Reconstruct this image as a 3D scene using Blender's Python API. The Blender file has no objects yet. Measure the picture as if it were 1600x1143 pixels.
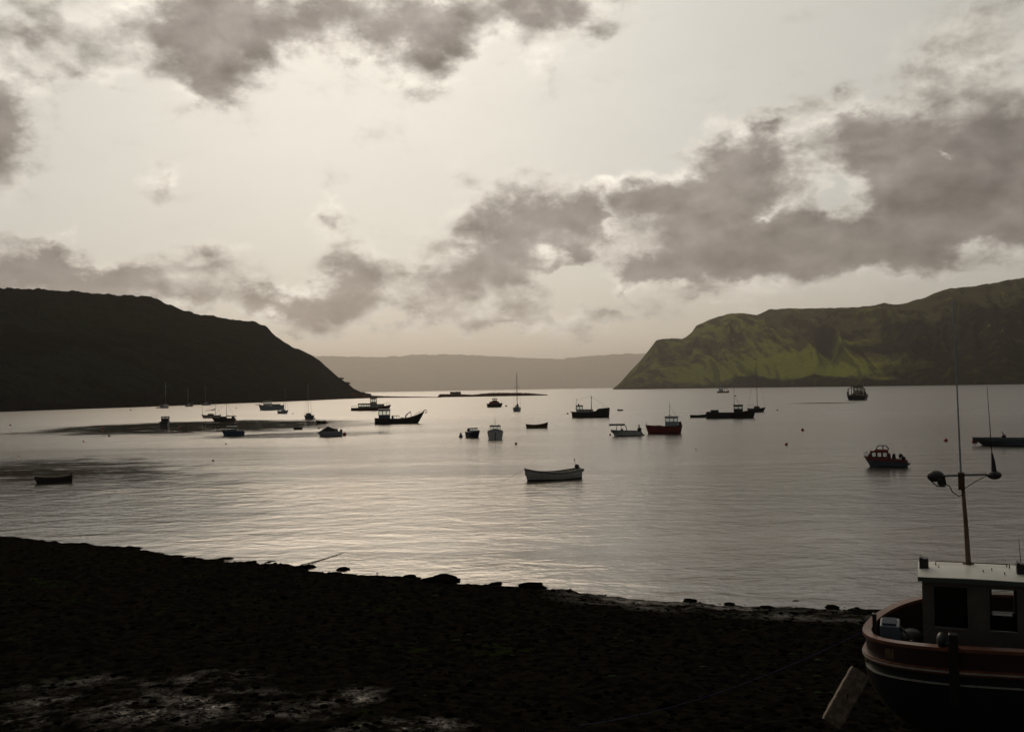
import bpy, math, random
import numpy as np
from mathutils import Vector, Matrix

# ------------------------------------------------------------------ camera
SC = bpy.context.scene
COL = SC.collection
F = 35.0 / 36.0 * 1600.0            # focal length in photo pixels (1600 wide)
EYE = Vector((0, 0, 8.5))
PITCH, ROLL = math.radians(1.345), math.radians(1.0)
FWD = Vector((0, math.cos(PITCH), math.sin(PITCH)))
UP0 = Vector((0, -math.sin(PITCH), math.cos(PITCH)))
RGT = Vector((1, 0, 0)) * math.cos(ROLL) - UP0 * math.sin(ROLL)
UPV = UP0 * math.cos(ROLL) + Vector((1, 0, 0)) * math.sin(ROLL)
cam_d = bpy.data.cameras.new('camera')
cam_d.lens = 35.0; cam_d.sensor_width = 36.0
cam_d.clip_start = 0.2; cam_d.clip_end = 120000
cam = bpy.data.objects.new('camera', cam_d); COL.objects.link(cam)
m = Matrix((RGT, UPV, -FWD)).transposed().to_4x4(); m.translation = EYE
cam.matrix_world = m
SC.camera = cam
SC.view_settings.view_transform = 'Standard'; SC.view_settings.look = 'None'
SC.view_settings.exposure = 0.08; SC.view_settings.gamma = 1.0
SC.view_settings.use_curve_mapping = False
SC.cycles.max_bounces = 6; SC.cycles.glossy_bounces = 3; SC.cycles.diffuse_bounces = 2
SC.cycles.transparent_max_bounces = 10; SC.cycles.volume_bounces = 0
SC.cycles.use_denoising = True
SC.cycles.sample_clamp_indirect = 4.0

def ray(px, py): return (FWD + RGT * ((px - 800) / F) + UPV * ((571.5 - py) / F)).normalized()
def azel(px, py):
    d = ray(px, py); return math.atan2(d.x, d.y), math.asin(d.z)
def ground(px, py, z=0.0):
    d = ray(px, py); return EYE + d * ((z - EYE.z) / d.z)
def polar(az, r, z=0.0): return Vector((math.sin(az) * r, math.cos(az) * r, z))

# ------------------------------------------------------------------ sky and sun
SUN_AZ, SUN_EL = math.radians(-9.5), math.radians(28.0)
W = bpy.data.worlds.new('World'); SC.world = W; W.use_nodes = True
W.cycles.sampling_method = 'MANUAL'; W.cycles.sample_map_resolution = 1024

class G:
    """small helper to wire shader nodes"""
    def __init__(s, nt): s.nt = nt; s.n = nt.nodes; s.l = nt.links
    def put(s, sock, v):
        if v is None: return
        if isinstance(v, bpy.types.NodeSocket): s.l.new(v, sock)
        elif isinstance(v, (tuple, list)) and sock.type == 'RGBA' and len(v) == 3: sock.default_value = (*v, 1)
        else: sock.default_value = v
    def math(s, op, a, b=None, c=None, clamp=False):
        n = s.n.new('ShaderNodeMath'); n.operation = op; n.use_clamp = clamp
        s.put(n.inputs[0], a); s.put(n.inputs[1], b); s.put(n.inputs[2], c); return n.outputs[0]
    def vec(s, op, a, b=None, c=None):
        n = s.n.new('ShaderNodeVectorMath'); n.operation = op
        s.put(n.inputs[0], a); s.put(n.inputs[1], b)
        if c is not None: s.put(n.inputs[2], c)
        return n.outputs['Value'] if op in ('DOT_PRODUCT', 'LENGTH', 'DISTANCE') else n.outputs[0]
    def noise(s, v, scale, detail=4, rough=.5, dist=0, lac=2.0, out=0):
        n = s.n.new('ShaderNodeTexNoise'); s.put(n.inputs['Vector'], v)
        n.inputs['Scale'].default_value = scale; n.inputs['Detail'].default_value = detail
        n.inputs['Roughness'].default_value = rough; n.inputs['Distortion'].default_value = dist
        n.inputs['Lacunarity'].default_value = lac; return n.outputs[out]
    def sstep(s, x, a, b, lo=0.0, hi=1.0):
        n = s.n.new('ShaderNodeMapRange'); n.interpolation_type = 'SMOOTHSTEP'
        s.put(n.inputs[0], x); s.put(n.inputs[1], a); s.put(n.inputs[2], b)
        n.inputs[3].default_value = lo; n.inputs[4].default_value = hi; return n.outputs[0]
    def mix(s, f, a, b):
        n = s.n.new('ShaderNodeMix'); n.data_type = 'RGBA'
        s.put(n.inputs[0], f); s.put(n.inputs[6], a); s.put(n.inputs[7], b); return n.outputs[2]
    def comb(s, x, y, z):
        n = s.n.new('ShaderNodeCombineXYZ'); s.put(n.inputs[0], x); s.put(n.inputs[1], y); s.put(n.inputs[2], z); return n.outputs[0]
    def sep(s, v):
        n = s.n.new('ShaderNodeSeparateXYZ'); s.put(n.inputs[0], v); return n.outputs
    def bump(s, h, strength, dist, normal=None):
        n = s.n.new('ShaderNodeBump'); s.put(n.inputs['Height'], h)
        s.put(n.inputs['Strength'], strength); n.inputs['Distance'].default_value = dist
        if normal is not None: s.put(n.inputs['Normal'], normal)
        return n.outputs[0]

def build_world():
    g = G(W.node_tree); g.n.clear()
    out = g.n.new('ShaderNodeOutputWorld'); bg = g.n.new('ShaderNodeBackground')
    bg.inputs[1].default_value = 0.1; g.l.new(bg.outputs[0], out.inputs[0])
    tc = g.n.new('ShaderNodeTexCoord'); D = tc.outputs['Generated']
    x, y, z = g.sep(D)
    az = g.math('ARCTAN2', x, y); el = g.math('ARCSINE', z)
    A0 = g.comb(az, el, 0.0)
    # billowing warp of the cloud field
    wv = g.comb(az, g.math('MULTIPLY', el, 1.5), 0.0)
    w1 = g.vec('SUBTRACT', g.noise(wv, 8, 3, .5, out=1), (.5, .5, .5))
    w2 = g.vec('SUBTRACT', g.noise(wv, 26, 5, .6, out=1), (.5, .5, .5))
    A = g.vec('MULTIPLY_ADD', w1, (.06, .05, 0), A0)
    A = g.vec('MULTIPLY_ADD', w2, (.080, .070, 0), A)
    acc = None
    for (px, py, rx, ry, amp) in BLOBS:
        a, e = azel(px, py)
        k = F * math.cos(a) ** -1.0
        sx, sy = F / (rx * 2.0), F / (ry * 2.0)
        gr = g.n.new('ShaderNodeTexGradient'); gr.gradient_type = 'QUADRATIC_SPHERE'
        v = g.vec('MULTIPLY_ADD', A, (sx, sy, 0), (-a * sx, -e * sy, 0))
        g.l.new(v, gr.inputs[0])
        acc = g.math('MULTIPLY_ADD', gr.outputs[1], amp * 1.8, acc if acc is not None else 0.0)
    # the rest of the dome: the same broken cloud, from noise alone
    outside = g.math('MAXIMUM', g.sstep(g.math('ABSOLUTE', az), .47, .62), g.sstep(el, .37, .47))
    far = g.noise(g.vec('MULTIPLY', D, (1, 1, 1.7)), 3.1, 5, .55)
    acc = g.math('ADD', acc, g.math('MULTIPLY', g.sstep(far, .38, .62), g.math('MULTIPLY', outside, .95)))
    N0 = g.comb(az, g.math('MULTIPLY', el, 1.5), 0.0)
    nw = g.vec('SUBTRACT', g.noise(N0, 12, 3, .5, out=1), (.5, .5, .5))
    dv = g.vec('MULTIPLY_ADD', nw, (.035, .03, 0), N0)
    dv = g.vec('ADD', dv, (3.3, 1.7, 0)); dv2 = g.vec('ADD', dv, (.012, -.026, 0))
    fine = g.noise(dv, 30, 9, .60)
    big = g.noise(dv, 9, 4, .5)
    big2 = g.noise(dv2, 9, 4, .5); fine2 = g.noise(dv2, 30, 5, .55)       # the same field a step away from the sun
    dens = g.math('ADD', acc, g.math('MULTIPLY', g.math('SUBTRACT', fine, .5), .78))
    dens = g.math('ADD', dens, g.math('MULTIPLY', g.math('SUBTRACT', big, .5), .9))
    cov = g.sstep(dens, .0, .60)          # where there is cloud: wisps thin out softly
    soft = g.math('ADD', acc, g.math('ADD', g.math('MULTIPLY', g.math('SUBTRACT', big, .5), 1.7), g.math('MULTIPLY', g.math('SUBTRACT', fine, .5), .9)))
    thick = g.sstep(soft, .16, 1.45)       # how much light it stops
    relief = g.math('ADD', g.math('MULTIPLY', g.math('SUBTRACT', big2, big), 1.0), g.math('MULTIPLY', g.math('SUBTRACT', fine2, fine), .55))
    # thin high veil in front of the sun: bright forward-scattered light
    sd = (math.sin(SUN_AZ) * math.cos(SUN_EL), math.cos(SUN_AZ) * math.cos(SUN_EL), math.sin(SUN_EL))
    gd = azel(640, 210); gd3 = (math.sin(gd[0]) * math.cos(gd[1]), math.cos(gd[0]) * math.cos(gd[1]), math.sin(gd[1]))
    cosa = g.math('MAXIMUM', g.vec('DOT_PRODUCT', D, gd3), 0.0)
    glow1 = g.math('POWER', cosa, 14.0); glow2 = g.math('POWER', cosa, 1.4); glow3 = g.math('POWER', g.math('MAXIMUM', g.vec('DOT_PRODUCT', D, sd), 0.0), 26.0)
    wide = g.math('ADD', g.math('ADD', g.math('MULTIPLY', glow3, SKY['gs']), g.math('MULTIPLY', glow1, SKY['g1'])), g.math('ADD', g.math('MULTIPLY', glow2, SKY['g2']), SKY['g0']))
    veilv = g.noise(g.vec('MULTIPLY', A0, (1, 2.2, 0)), 7, 6, .6)
    wide = g.math('MULTIPLY', wide, g.math('ADD', .93, g.math('MULTIPLY', veilv, .14)))
    veil = g.mix(g.sstep(el, .0, .16), SKY['veil_low'], SKY['veil_high'])
    veil = g.vec('SCALE', veil); g.n[-1].inputs[3].default_value = 1
    g.l.new(wide, g.n[-1].inputs['Scale'])
    sky = g.n.new('ShaderNodeTexSky'); sky.sky_type = 'NISHITA'; sky.sun_disc = False
    sky.sun_elevation = SUN_EL; sky.sun_rotation = SUN_AZ
    clear = g.mix(.90, sky.outputs[0], veil)
    # cloud bodies: fringes glow, thick middles are grey
    body = g.mix(thick, SKY['thin'], SKY['thick'])
    bscale = g.math('ADD', g.math('MULTIPLY', glow1, SKY['b1']), g.math('ADD', g.math('MULTIPLY', glow2, SKY['b2']), SKY['b0']))
    bscale = g.math('MULTIPLY', bscale, g.math('ADD', 1.0, g.math('MULTIPLY', relief, SKY['relief'])))
    body = g.vec('SCALE', body); g.l.new(bscale, g.n[-1].inputs['Scale'])
    col = g.mix(cov, clear, body)
    # below the horizon (never seen: sea and land cover it)
    g.l.new(col, bg.inputs[0])

SKY = dict(g0=.16, g1=.05, g2=.76, gs=.24, veil_low=(7.25, 6.55, 5.6), veil_high=(6.95, 6.65, 5.85),
           thin=(7.7, 7.25, 6.4), thick=(2.5, 2.24, 2.05), b0=.15, b1=.24, b2=.74, relief=1.8)
BLOBS = [
 (270,40,120,70,.85),(350,65,70,75,.9),(300,130,40,30,.4),(130,110,45,20,.55),(50,40,60,35,.5),(500,10,110,48,.7),(440,40,60,40,.35),(620,30,110,50,.8),(680,80,58,48,.95),
 (800,20,110,45,.75),(890,12,70,48,.6),(830,100,30,30,.25),(-10,190,45,90,.95),(60,130,60,20,.3),
 (20,428,80,38,1.0),(75,395,50,24,.85),(120,430,50,34,.9),(200,440,75,26,.8),(330,418,65,28,.65),(280,465,120,26,.6),(400,470,60,20,.4),
 (258,270,28,40,.38),(520,335,30,28,.5),(540,440,48,50,.85),(500,475,80,28,.85),(440,482,50,22,.45),
 (650,480,70,28,.65),(700,430,60,50,.7),(640,440,40,20,.3),(860,335,100,52,1.0),(780,380,60,45,.8),(915,320,38,38,.6),(800,440,80,50,.75),(900,385,60,30,.6),
 (895,428,38,28,-.8),(985,430,45,28,.75),(1045,430,70,24,.75),(1060,320,80,42,.7),(1000,300,50,28,.45),(955,330,12,40,-.35),
 (1130,330,110,80,1.1),(1150,250,58,50,.75),(1205,205,35,25,.65),(1170,390,130,42,1.2),(1300,398,150,42,1.3),
 (1190,325,40,14,-.6),(1240,235,30,25,-.2),(1292,285,34,40,-.55),(1342,318,30,26,-.25),(1290,255,95,70,.5),(1300,180,60,30,.3),
 (1355,220,58,58,.95),(1430,210,40,48,.65),(1425,300,60,50,.95),(1540,235,90,58,1.2),(1545,325,110,66,1.5),(1450,365,80,42,1.15),(1488,245,10,22,-.8),
 (1440,437,35,11,.5),(1565,80,90,90,.36),(1470,120,70,60,.30),(1330,165,70,20,.22),
 (1090,472,80,13,.4),(960,500,100,14,.35),(800,500,120,16,.45),(470,522,40,9,.35),
]
build_world()
sun_d = bpy.data.lights.new('sun', 'SUN'); sun_d.energy = 0.75; sun_d.angle = math.radians(30.0)
sun_d.color = (1.0, .80, .58)
sun = bpy.data.objects.new('sun', sun_d); COL.objects.link(sun)
_sd = Vector((math.sin(SUN_AZ) * math.cos(SUN_EL), math.cos(SUN_AZ) * math.cos(SUN_EL), math.sin(SUN_EL)))
sun.rotation_euler = _sd.to_track_quat('Z', 'Y').to_euler()
sun.location = (-20, 100, 60)

# ------------------------------------------------------------------ helpers
_MATS = {}
def mat(name, col, rough=.6, metal=0.0, spec=.5, var=0.0, vscale=6.0, bump=0.0, bscale=30.0, coat=0.0):
    """painted / plain material with a little wear"""
    if name in _MATS: return _MATS[name]
    M = bpy.data.materials.new(name); M.use_nodes = True; g = G(M.node_tree)
    b = g.n['Principled BSDF']
    b.inputs['Roughness'].default_value = rough; b.inputs['Metallic'].default_value = metal
    b.inputs['Specular IOR Level'].default_value = spec; b.inputs['Coat Weight'].default_value = coat
    tc = g.n.new('ShaderNodeTexCoord'); P = tc.outputs['Object']
    if var:
        nz = g.noise(P, vscale, 6, .65)
        f = g.sstep(nz, .35, .7)
        dark = tuple(c * (1 - var) for c in col)
        g.l.new(g.mix(f, dark, col), b.inputs['Base Color'])
        g.l.new(g.math('ADD', rough - .08, g.math('MULTIPLY', nz, .2)), b.inputs['Roughness'])
    else: b.inputs['Base Color'].default_value = (*col, 1)
    if bump: g.l.new(g.bump(g.noise(P, bscale, 4, .6), .6, bump), b.inputs['Normal'])
    _MATS[name] = M; return M

def fbm(x, y, oct=5, seed=0, gain=.5, ridged=False):
    """vectorised value-noise fbm in about [-1,1]"""
    x, y = np.broadcast_arrays(np.asarray(x, float), np.asarray(y, float))
    tot = np.zeros_like(x); a = 1.0; s = 0.0
    for o in range(oct):
        xs = x * 2 ** o + 17.3 * o + seed * 7.7; ys = y * 2 ** o - 9.1 * o + seed * 3.1
        xi = np.floor(xs).astype(np.int64); yi = np.floor(ys).astype(np.int64)
        fx = xs - xi; fy = ys - yi; fx = fx * fx * fx * (fx * (fx * 6 - 15) + 10); fy = fy * fy * fy * (fy * (fy * 6 - 15) + 10)
        def h(i, j):
            n = (i * 374761393 + j * 668265263 + seed * 1442695) & 0x7fffffff
            n = ((n ^ (n >> 13)) * 1274126177) & 0x7fffffff
            return ((n ^ (n >> 16)) & 0xffff) / 32767.5 - 1.0
        v = (h(xi, yi) * (1 - fx) + h(xi + 1, yi) * fx) * (1 - fy) + (h(xi, yi + 1) * (1 - fx) + h(xi + 1, yi + 1) * fx) * fy
        if ridged: v = 1 - 2 * np.abs(v)
        tot += a * v; s += a; a *= gain
    return tot / s

def grid_mesh(name, X, Y, Z, material, smooth=True, kind='structure'):
    r, c = X.shape
    me = bpy.data.meshes.new(name)
    co = np.stack([X, Y, Z], -1).reshape(-1, 3)
    i = np.arange(r * c).reshape(r, c)
    q = np.stack([i[:-1, :-1], i[:-1, 1:], i[1:, 1:], i[1:, :-1]], -1).reshape(-1, 4)
    me.vertices.add(r * c); me.vertices.foreach_set('co', co.ravel())
    me.loops.add(q.size); me.loops.foreach_set('vertex_index', q.ravel().astype(np.int32))
    me.polygons.add(len(q)); me.polygons.foreach_set('loop_start', np.arange(0, q.size, 4, dtype=np.int32))
    me.polygons.foreach_set('loop_total', np.full(len(q), 4, dtype=np.int32))
    me.update(calc_edges=True)
    if smooth: me.polygons.foreach_set('use_smooth', np.ones(len(q), dtype=bool))
    me.materials.append(material)
    o = bpy.data.objects.new(name, me); COL.objects.link(o)
    if kind: o['kind'] = kind
    return o
# ------------------------------------------------------------------ land and water
def moor_material(name, green=(.085, .105, .022), heath=(.035, .030, .018), rock=(.045, .042, .04), gs=1.0, lush=.5):
    M = bpy.data.materials.new(name); M.use_nodes = True; g = G(M.node_tree); b = g.n['Principled BSDF']
    b.inputs['Roughness'].default_value = .9; b.inputs['Specular IOR Level'].default_value = .0
    tc = g.n.new('ShaderNodeTexCoord'); P = tc.outputs['Object']
    geo = g.n.new('ShaderNodeNewGeometry'); nz = g.sep(geo.outputs['Normal'])[2]
    n1 = g.noise(P, .0042 * gs, 7, .62); n2 = g.noise(P, .03 * gs, 6, .65); n3 = g.noise(P, .2 * gs, 4, .6)
    grass = g.math('ADD', n1, g.math('MULTIPLY', g.math('SUBTRACT', n2, .5), .7))
    if lush is None:        # grass cover mixed with painted sunlight and cloud shade, mapped on the hill
        at = g.n.new('ShaderNodeAttribute'); at.attribute_name = 'grass_and_light'
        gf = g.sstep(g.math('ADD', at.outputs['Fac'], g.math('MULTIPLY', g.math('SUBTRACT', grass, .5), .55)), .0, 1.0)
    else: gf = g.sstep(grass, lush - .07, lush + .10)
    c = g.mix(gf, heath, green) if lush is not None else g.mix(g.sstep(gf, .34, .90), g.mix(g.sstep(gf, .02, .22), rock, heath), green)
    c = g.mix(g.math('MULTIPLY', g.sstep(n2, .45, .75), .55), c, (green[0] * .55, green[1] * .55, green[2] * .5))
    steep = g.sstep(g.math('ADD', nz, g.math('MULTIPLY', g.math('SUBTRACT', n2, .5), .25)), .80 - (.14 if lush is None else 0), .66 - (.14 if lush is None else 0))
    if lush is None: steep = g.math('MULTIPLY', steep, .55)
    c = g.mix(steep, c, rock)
    g.l.new(c, b.inputs['Base Color'])
    bh = g.math('ADD', g.math('MULTIPLY', n2, 6.0), n3)
    g.l.new(g.bump(bh, 1.0, 2.2), b.inputs['Normal'])
    return M

def headland(name, skyline, shore, ridge, px_range, cols, rows, material, g_exp=.8, relief=.10, gully=(26, 2.2), seed=1, back=900, terraces=0, skyn=.012, grass_and_light=None):
    pxs = np.linspace(px_range[0], px_range[1], cols)
    sx = [p[0] for p in skyline]; sy = [p[1] for p in skyline]
    azs = np.array([azel(p, 608)[0] for p in pxs])
    tn = []
    for p in pxs:
        e = azel(p, float(np.interp(p, sx, sy)))[1]; tn.append(math.tan(e))
    tn = np.array(tn); tn = tn * (1 + skyn * fbm(pxs * .11, pxs * 0, 4, seed + 5))
    d0 = np.interp(pxs, [p[0] for p in shore], [p[1] for p in shore])
    d1 = np.interp(pxs, [p[0] for p in ridge], [p[1] for p in ridge])
    d0 = d0 * (1 + .006 * fbm(pxs * .08, pxs * 0 + 3, 4, seed + 9))
    n1 = int(rows * .8); s = np.concatenate([np.linspace(0, 1, n1) ** 1.15, 1 + np.linspace(0, 1, rows - n1 + 1)[1:] ** 1.5])
    S = s[:, None] * np.ones_like(azs)[None, :]
    R = np.where(S <= 1, d0 + (d1 - d0) * S, d1 + back * (S - 1))
    T = tn[None, :] + np.zeros_like(S)
    sc = np.clip(S, 0, 1)
    gg = sc ** g_exp
    if terraces: gg = gg + .030 * np.sin(sc * terraces * 6.283 + 2.5 * fbm(pxs[None, :] * .006 + S * 0, S * 2, 3, seed + 3)) * np.sin(np.pi * sc)
    gx = pxs[None, :] / 1600 * gully[0]
    rg = fbm(gx + 1.6 * fbm(gx * .4, S * 1.5, 3, seed) + S * 2.0, S * gully[1], 6, seed, .55, ridged=True)
    env = np.sin(np.pi * np.clip(sc, 0, 1)) ** .8
    gg = gg + relief * rg * env
    H = R * T * gg + EYE.z * sc
    H = np.where(S > 1, (d1 * tn + EYE.z)[None, :] * (1 - .12 * (S - 1)) , H)
    H = np.where(S == 0, -2.0, np.maximum(H, -1.0))
    H = H + np.where(S > 0, .004 * R * tn * fbm(R * .05, pxs[None, :] * .2 + R * 0, 3, seed + 2) * env, 0)
    o = grid_mesh(name, np.sin(azs)[None, :] * R, np.cos(azs)[None, :] * R, H, material)
    if grass_and_light:
        a = o.data.attributes.new('grass_and_light', 'FLOAT', 'POINT')
        a.data.foreach_set('value', grass_and_light(np.broadcast_to(pxs[None, :], H.shape), np.clip(np.where(S > 1, 1, sc ** g_exp + .02 * rg), 0, 1), rg).ravel().astype(np.float32))
    return o

def grass_and_light_right(px, v, rg):  # grass and heather cover, with sunlight and cloud shade painted in by position
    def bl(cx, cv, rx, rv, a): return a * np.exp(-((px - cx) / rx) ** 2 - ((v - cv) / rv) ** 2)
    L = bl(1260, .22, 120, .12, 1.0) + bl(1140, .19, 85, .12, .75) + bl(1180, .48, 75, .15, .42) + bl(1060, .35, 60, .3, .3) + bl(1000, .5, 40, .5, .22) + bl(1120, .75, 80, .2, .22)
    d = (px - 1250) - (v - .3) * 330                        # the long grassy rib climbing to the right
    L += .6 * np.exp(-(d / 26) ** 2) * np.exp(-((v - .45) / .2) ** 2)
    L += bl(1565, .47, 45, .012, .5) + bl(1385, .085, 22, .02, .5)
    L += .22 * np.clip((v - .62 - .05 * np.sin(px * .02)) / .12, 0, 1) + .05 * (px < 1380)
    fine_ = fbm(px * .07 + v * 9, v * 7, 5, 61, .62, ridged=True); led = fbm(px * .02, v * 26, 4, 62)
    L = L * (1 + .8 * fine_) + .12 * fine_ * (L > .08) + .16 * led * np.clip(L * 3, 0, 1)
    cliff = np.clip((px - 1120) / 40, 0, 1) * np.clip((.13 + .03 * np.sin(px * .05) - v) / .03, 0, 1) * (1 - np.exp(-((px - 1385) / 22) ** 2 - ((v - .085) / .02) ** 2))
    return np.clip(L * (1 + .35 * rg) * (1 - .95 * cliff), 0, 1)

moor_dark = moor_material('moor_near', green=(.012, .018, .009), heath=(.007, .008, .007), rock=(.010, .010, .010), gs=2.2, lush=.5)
moor_green = moor_material('moor_right', green=(.21, .235, .05), heath=(.075, .068, .036), rock=(.015, .015, .013), lush=None)  # green also holds painted sunlight, the dark rock tone also cloud shade
moor_far = moor_material('moor_far', green=(.09, .10, .05), heath=(.08, .07, .05), gs=.3)

# left headland
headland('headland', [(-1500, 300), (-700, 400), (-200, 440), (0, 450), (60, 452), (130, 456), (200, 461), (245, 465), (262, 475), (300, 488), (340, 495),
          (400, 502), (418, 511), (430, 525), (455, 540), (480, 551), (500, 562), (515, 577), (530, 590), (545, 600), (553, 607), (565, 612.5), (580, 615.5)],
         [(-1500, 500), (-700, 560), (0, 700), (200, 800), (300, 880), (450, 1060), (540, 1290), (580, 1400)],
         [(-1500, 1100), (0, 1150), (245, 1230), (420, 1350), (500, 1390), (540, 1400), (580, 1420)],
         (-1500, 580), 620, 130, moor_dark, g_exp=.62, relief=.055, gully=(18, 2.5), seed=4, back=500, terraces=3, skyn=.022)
# right hill
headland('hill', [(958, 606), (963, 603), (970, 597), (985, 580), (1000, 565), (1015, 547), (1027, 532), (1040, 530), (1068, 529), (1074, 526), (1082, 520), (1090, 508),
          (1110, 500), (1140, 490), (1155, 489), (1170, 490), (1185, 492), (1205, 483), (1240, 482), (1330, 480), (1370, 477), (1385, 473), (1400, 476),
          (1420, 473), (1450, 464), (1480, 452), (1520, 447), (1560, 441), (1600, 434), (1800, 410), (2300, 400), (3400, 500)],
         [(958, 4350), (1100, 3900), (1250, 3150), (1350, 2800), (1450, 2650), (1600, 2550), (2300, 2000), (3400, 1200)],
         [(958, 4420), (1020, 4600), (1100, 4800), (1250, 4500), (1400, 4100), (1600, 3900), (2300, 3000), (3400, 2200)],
         (958, 3400), 1000, 190, moor_green, g_exp=.72, relief=.26, gully=(24, 1.5), seed=11, back=1500, terraces=2, grass_and_light=grass_and_light_right)
# far shore
headland('far_hills', [(-800, 560), (300, 560), (440, 558), (500, 556), (540, 557), (600, 558), (650, 554), (700, 553), (760, 556), (830, 559), (880, 560), (920, 556), (960, 553), (1010, 552), (1200, 550), (1800, 540)],
         [(-800, 32000), (1800, 31000)], [(-800, 37000), (1800, 36000)], (-800, 1800), 700, 60, moor_far, g_exp=.7, relief=.12, gully=(24, 2), seed=21, back=1200, skyn=.045)

# low tidal spit and islet beyond the moorings
def low_reef(name, prof, base, thick, material, seed, label=None):
    """prof: (px, top py) ; base: (px, base py) -> a low rocky strip with real depth"""
    pxs = np.linspace(prof[0][0], prof[-1][0], 340)
    R0 = []; H = []
    for p in pxs:
        b = float(np.interp(p, [q[0] for q in base], [q[1] for q in base])); t = float(np.interp(p, [q[0] for q in prof], [q[1] for q in prof]))
        gp = ground(p, b); r = math.hypot(gp.x, gp.y); R0.append(r)
        H.append(max(.15, EYE.z + (r + thick * .4) * math.tan(azel(p, t)[1])))
    R0 = np.array(R0); H = np.array(H); azs = np.array([azel(p, 608)[0] for p in pxs])
    k = np.linspace(0, 1, 26)[:, None]
    R = R0[None, :] + k * thick
    Hh = H[None, :] * np.clip(np.sin(np.pi * k), 0, 1) ** .45 * (1 + .18 * fbm(pxs[None, :] * .9 + k * 0, k * 5, 4, seed))
    Hh = np.where((k == 0) | (k == 1), -1.2, Hh)
    Hh[:, 0] = -1.2; Hh[:, -1] = -1.2
    o = grid_mesh(name, np.sin(azs)[None, :] * R, np.cos(azs)[None, :] * R, Hh, material)
    return o
reef_mat = mat('wet_reef', (.065, .026, .015), .9, spec=0.0, var=.5, vscale=.4, bump=.3, bscale=.8)
low_reef('islet', [(683, 620), (687, 615.3), (700, 615.2), (722, 615.6), (738, 616.4), (765, 613.8), (790, 613.4), (822, 613.8), (838, 615), (856, 616.3)],
         [(683, 620.4), (770, 619), (856, 617.4)], 42, reef_mat, 3)
low_reef('spit', [(548, 613), (570, 617), (600, 618.7), (640, 619.3), (690, 620.0)], [(548, 622.5), (600, 621.2), (640, 620.9), (692, 620.7)], 30, reef_mat, 5)

# ---- the water sheet
def water_material():
    M = bpy.data.materials.new('sea_water'); M.use_nodes = True; g = G(M.node_tree); b = g.n['Principled BSDF']
    b.inputs['Base Color'].default_value = (.055, .046, .034, 1); b.inputs['IOR'].default_value = 1.6
    b.inputs['Specular IOR Level'].default_value = .5
    geo = g.n.new('ShaderNodeNewGeometry'); P = geo.outputs['Position']
    x, y, z = g.sep(P)
    dist = g.vec('LENGTH', P)
    # wind: calm lanes where the surface lies smooth and shows the dark hill
    calm = None
    for (px, py, rx, ry, amp) in CALM:
        c = ground(px, py); r1 = (ground(px + rx, py) - c).length; c2 = ground(px, py - ry)
        r2 = (c2 - c).length
        a = math.atan2(c.x, c.y)
        d = g.vec('SUBTRACT', P, tuple(c))
        wv = g.vec('SUBTRACT', g.noise(P, 3.2 / r1, 3, .55, out=1), (.5, .5, .5))
        d = g.vec('MULTIPLY_ADD', wv, (r1 * .9, r2 * .9, 0), d)
        lx = g.vec('DOT_PRODUCT', d, (math.cos(a) / r1, -math.sin(a) / r1, 0)); ly = g.vec('DOT_PRODUCT', d, (math.sin(a) / r2, math.cos(a) / r2, 0))
        q = g.math('ADD', g.math('MULTIPLY', lx, lx), g.math('MULTIPLY', ly, ly))
        f = g.sstep(q, 1.3, .35, 0, amp)
        calm = f if calm is None else g.math('MAXIMUM', calm, f)
    calm = g.math('MULTIPLY', calm, g.sstep(g.noise(g.vec('MULTIPLY', P, (.35, .8, 0)), .30, 5, .7), .27, .44))
    streak = g.noise(g.comb(g.math('MULTIPLY', x, .25), y, 0.0), .020, 4, .6)
    rough_water = g.math('SUBTRACT', 1.0, calm)
    n1 = g.noise(g.vec('MULTIPLY', P, (.75, 1.2, 0)), 1.5, 4, .6, .3)     # ripples
    n2 = g.noise(g.vec('MULTIPLY', P, (.8, 1.15, 0)), .42, 5, .55, .5)     # low swell
    h = g.math('ADD', g.math('MULTIPLY', n1, WAT['ripple']), g.math('MULTIPLY', n2, WAT['swell']))
    amp = g.math('MULTIPLY', g.math('ADD', g.sstep(dist, 300, 60, .10, WAT['a_calm']), g.math('MULTIPLY', rough_water, WAT['a_wind'])), g.sstep(streak, .34, .66, .2, 1.7))
    h = g.math('MULTIPLY', h, amp)
    bn = g.n.new('ShaderNodeBump'); g.l.new(h, bn.inputs['Height']); bn.inputs['Strength'].default_value = 1; bn.inputs['Distance'].default_value = 1.0
    g.l.new(bn.outputs[0], b.inputs['Normal'])
    r = g.math('ADD', g.math('MULTIPLY', rough_water, g.sstep(dist, 30, 400, WAT['r_near'], WAT['r_far'])), .045)
    g.l.new(r, b.inputs['Roughness'])
    return M
WAT = dict(ripple=.05, swell=.15, a_calm=.42, a_wind=.48, r_near=.11, r_far=.24)
CALM = [(60, 742, 200, 26, 1.0), (60, 780, 330, 42, .7), (330, 665, 210, 8, 1.0), (470, 679, 130, 4, .7), (250, 674, 90, 3, .8), (1285, 629.5, 50, .8, .9), (1000, 870, 230, 26, .3)]
me = bpy.data.meshes.new('sea')
me.from_pydata([(-60000, -20, 0), (60000, -20, 0), (60000, 60000, 0), (-60000, 60000, 0)], [], [(0, 1, 2, 3)])
sea = bpy.data.objects.new('sea', me); COL.objects.link(sea); sea['kind'] = 'structure'
me.materials.append(water_material())

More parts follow.
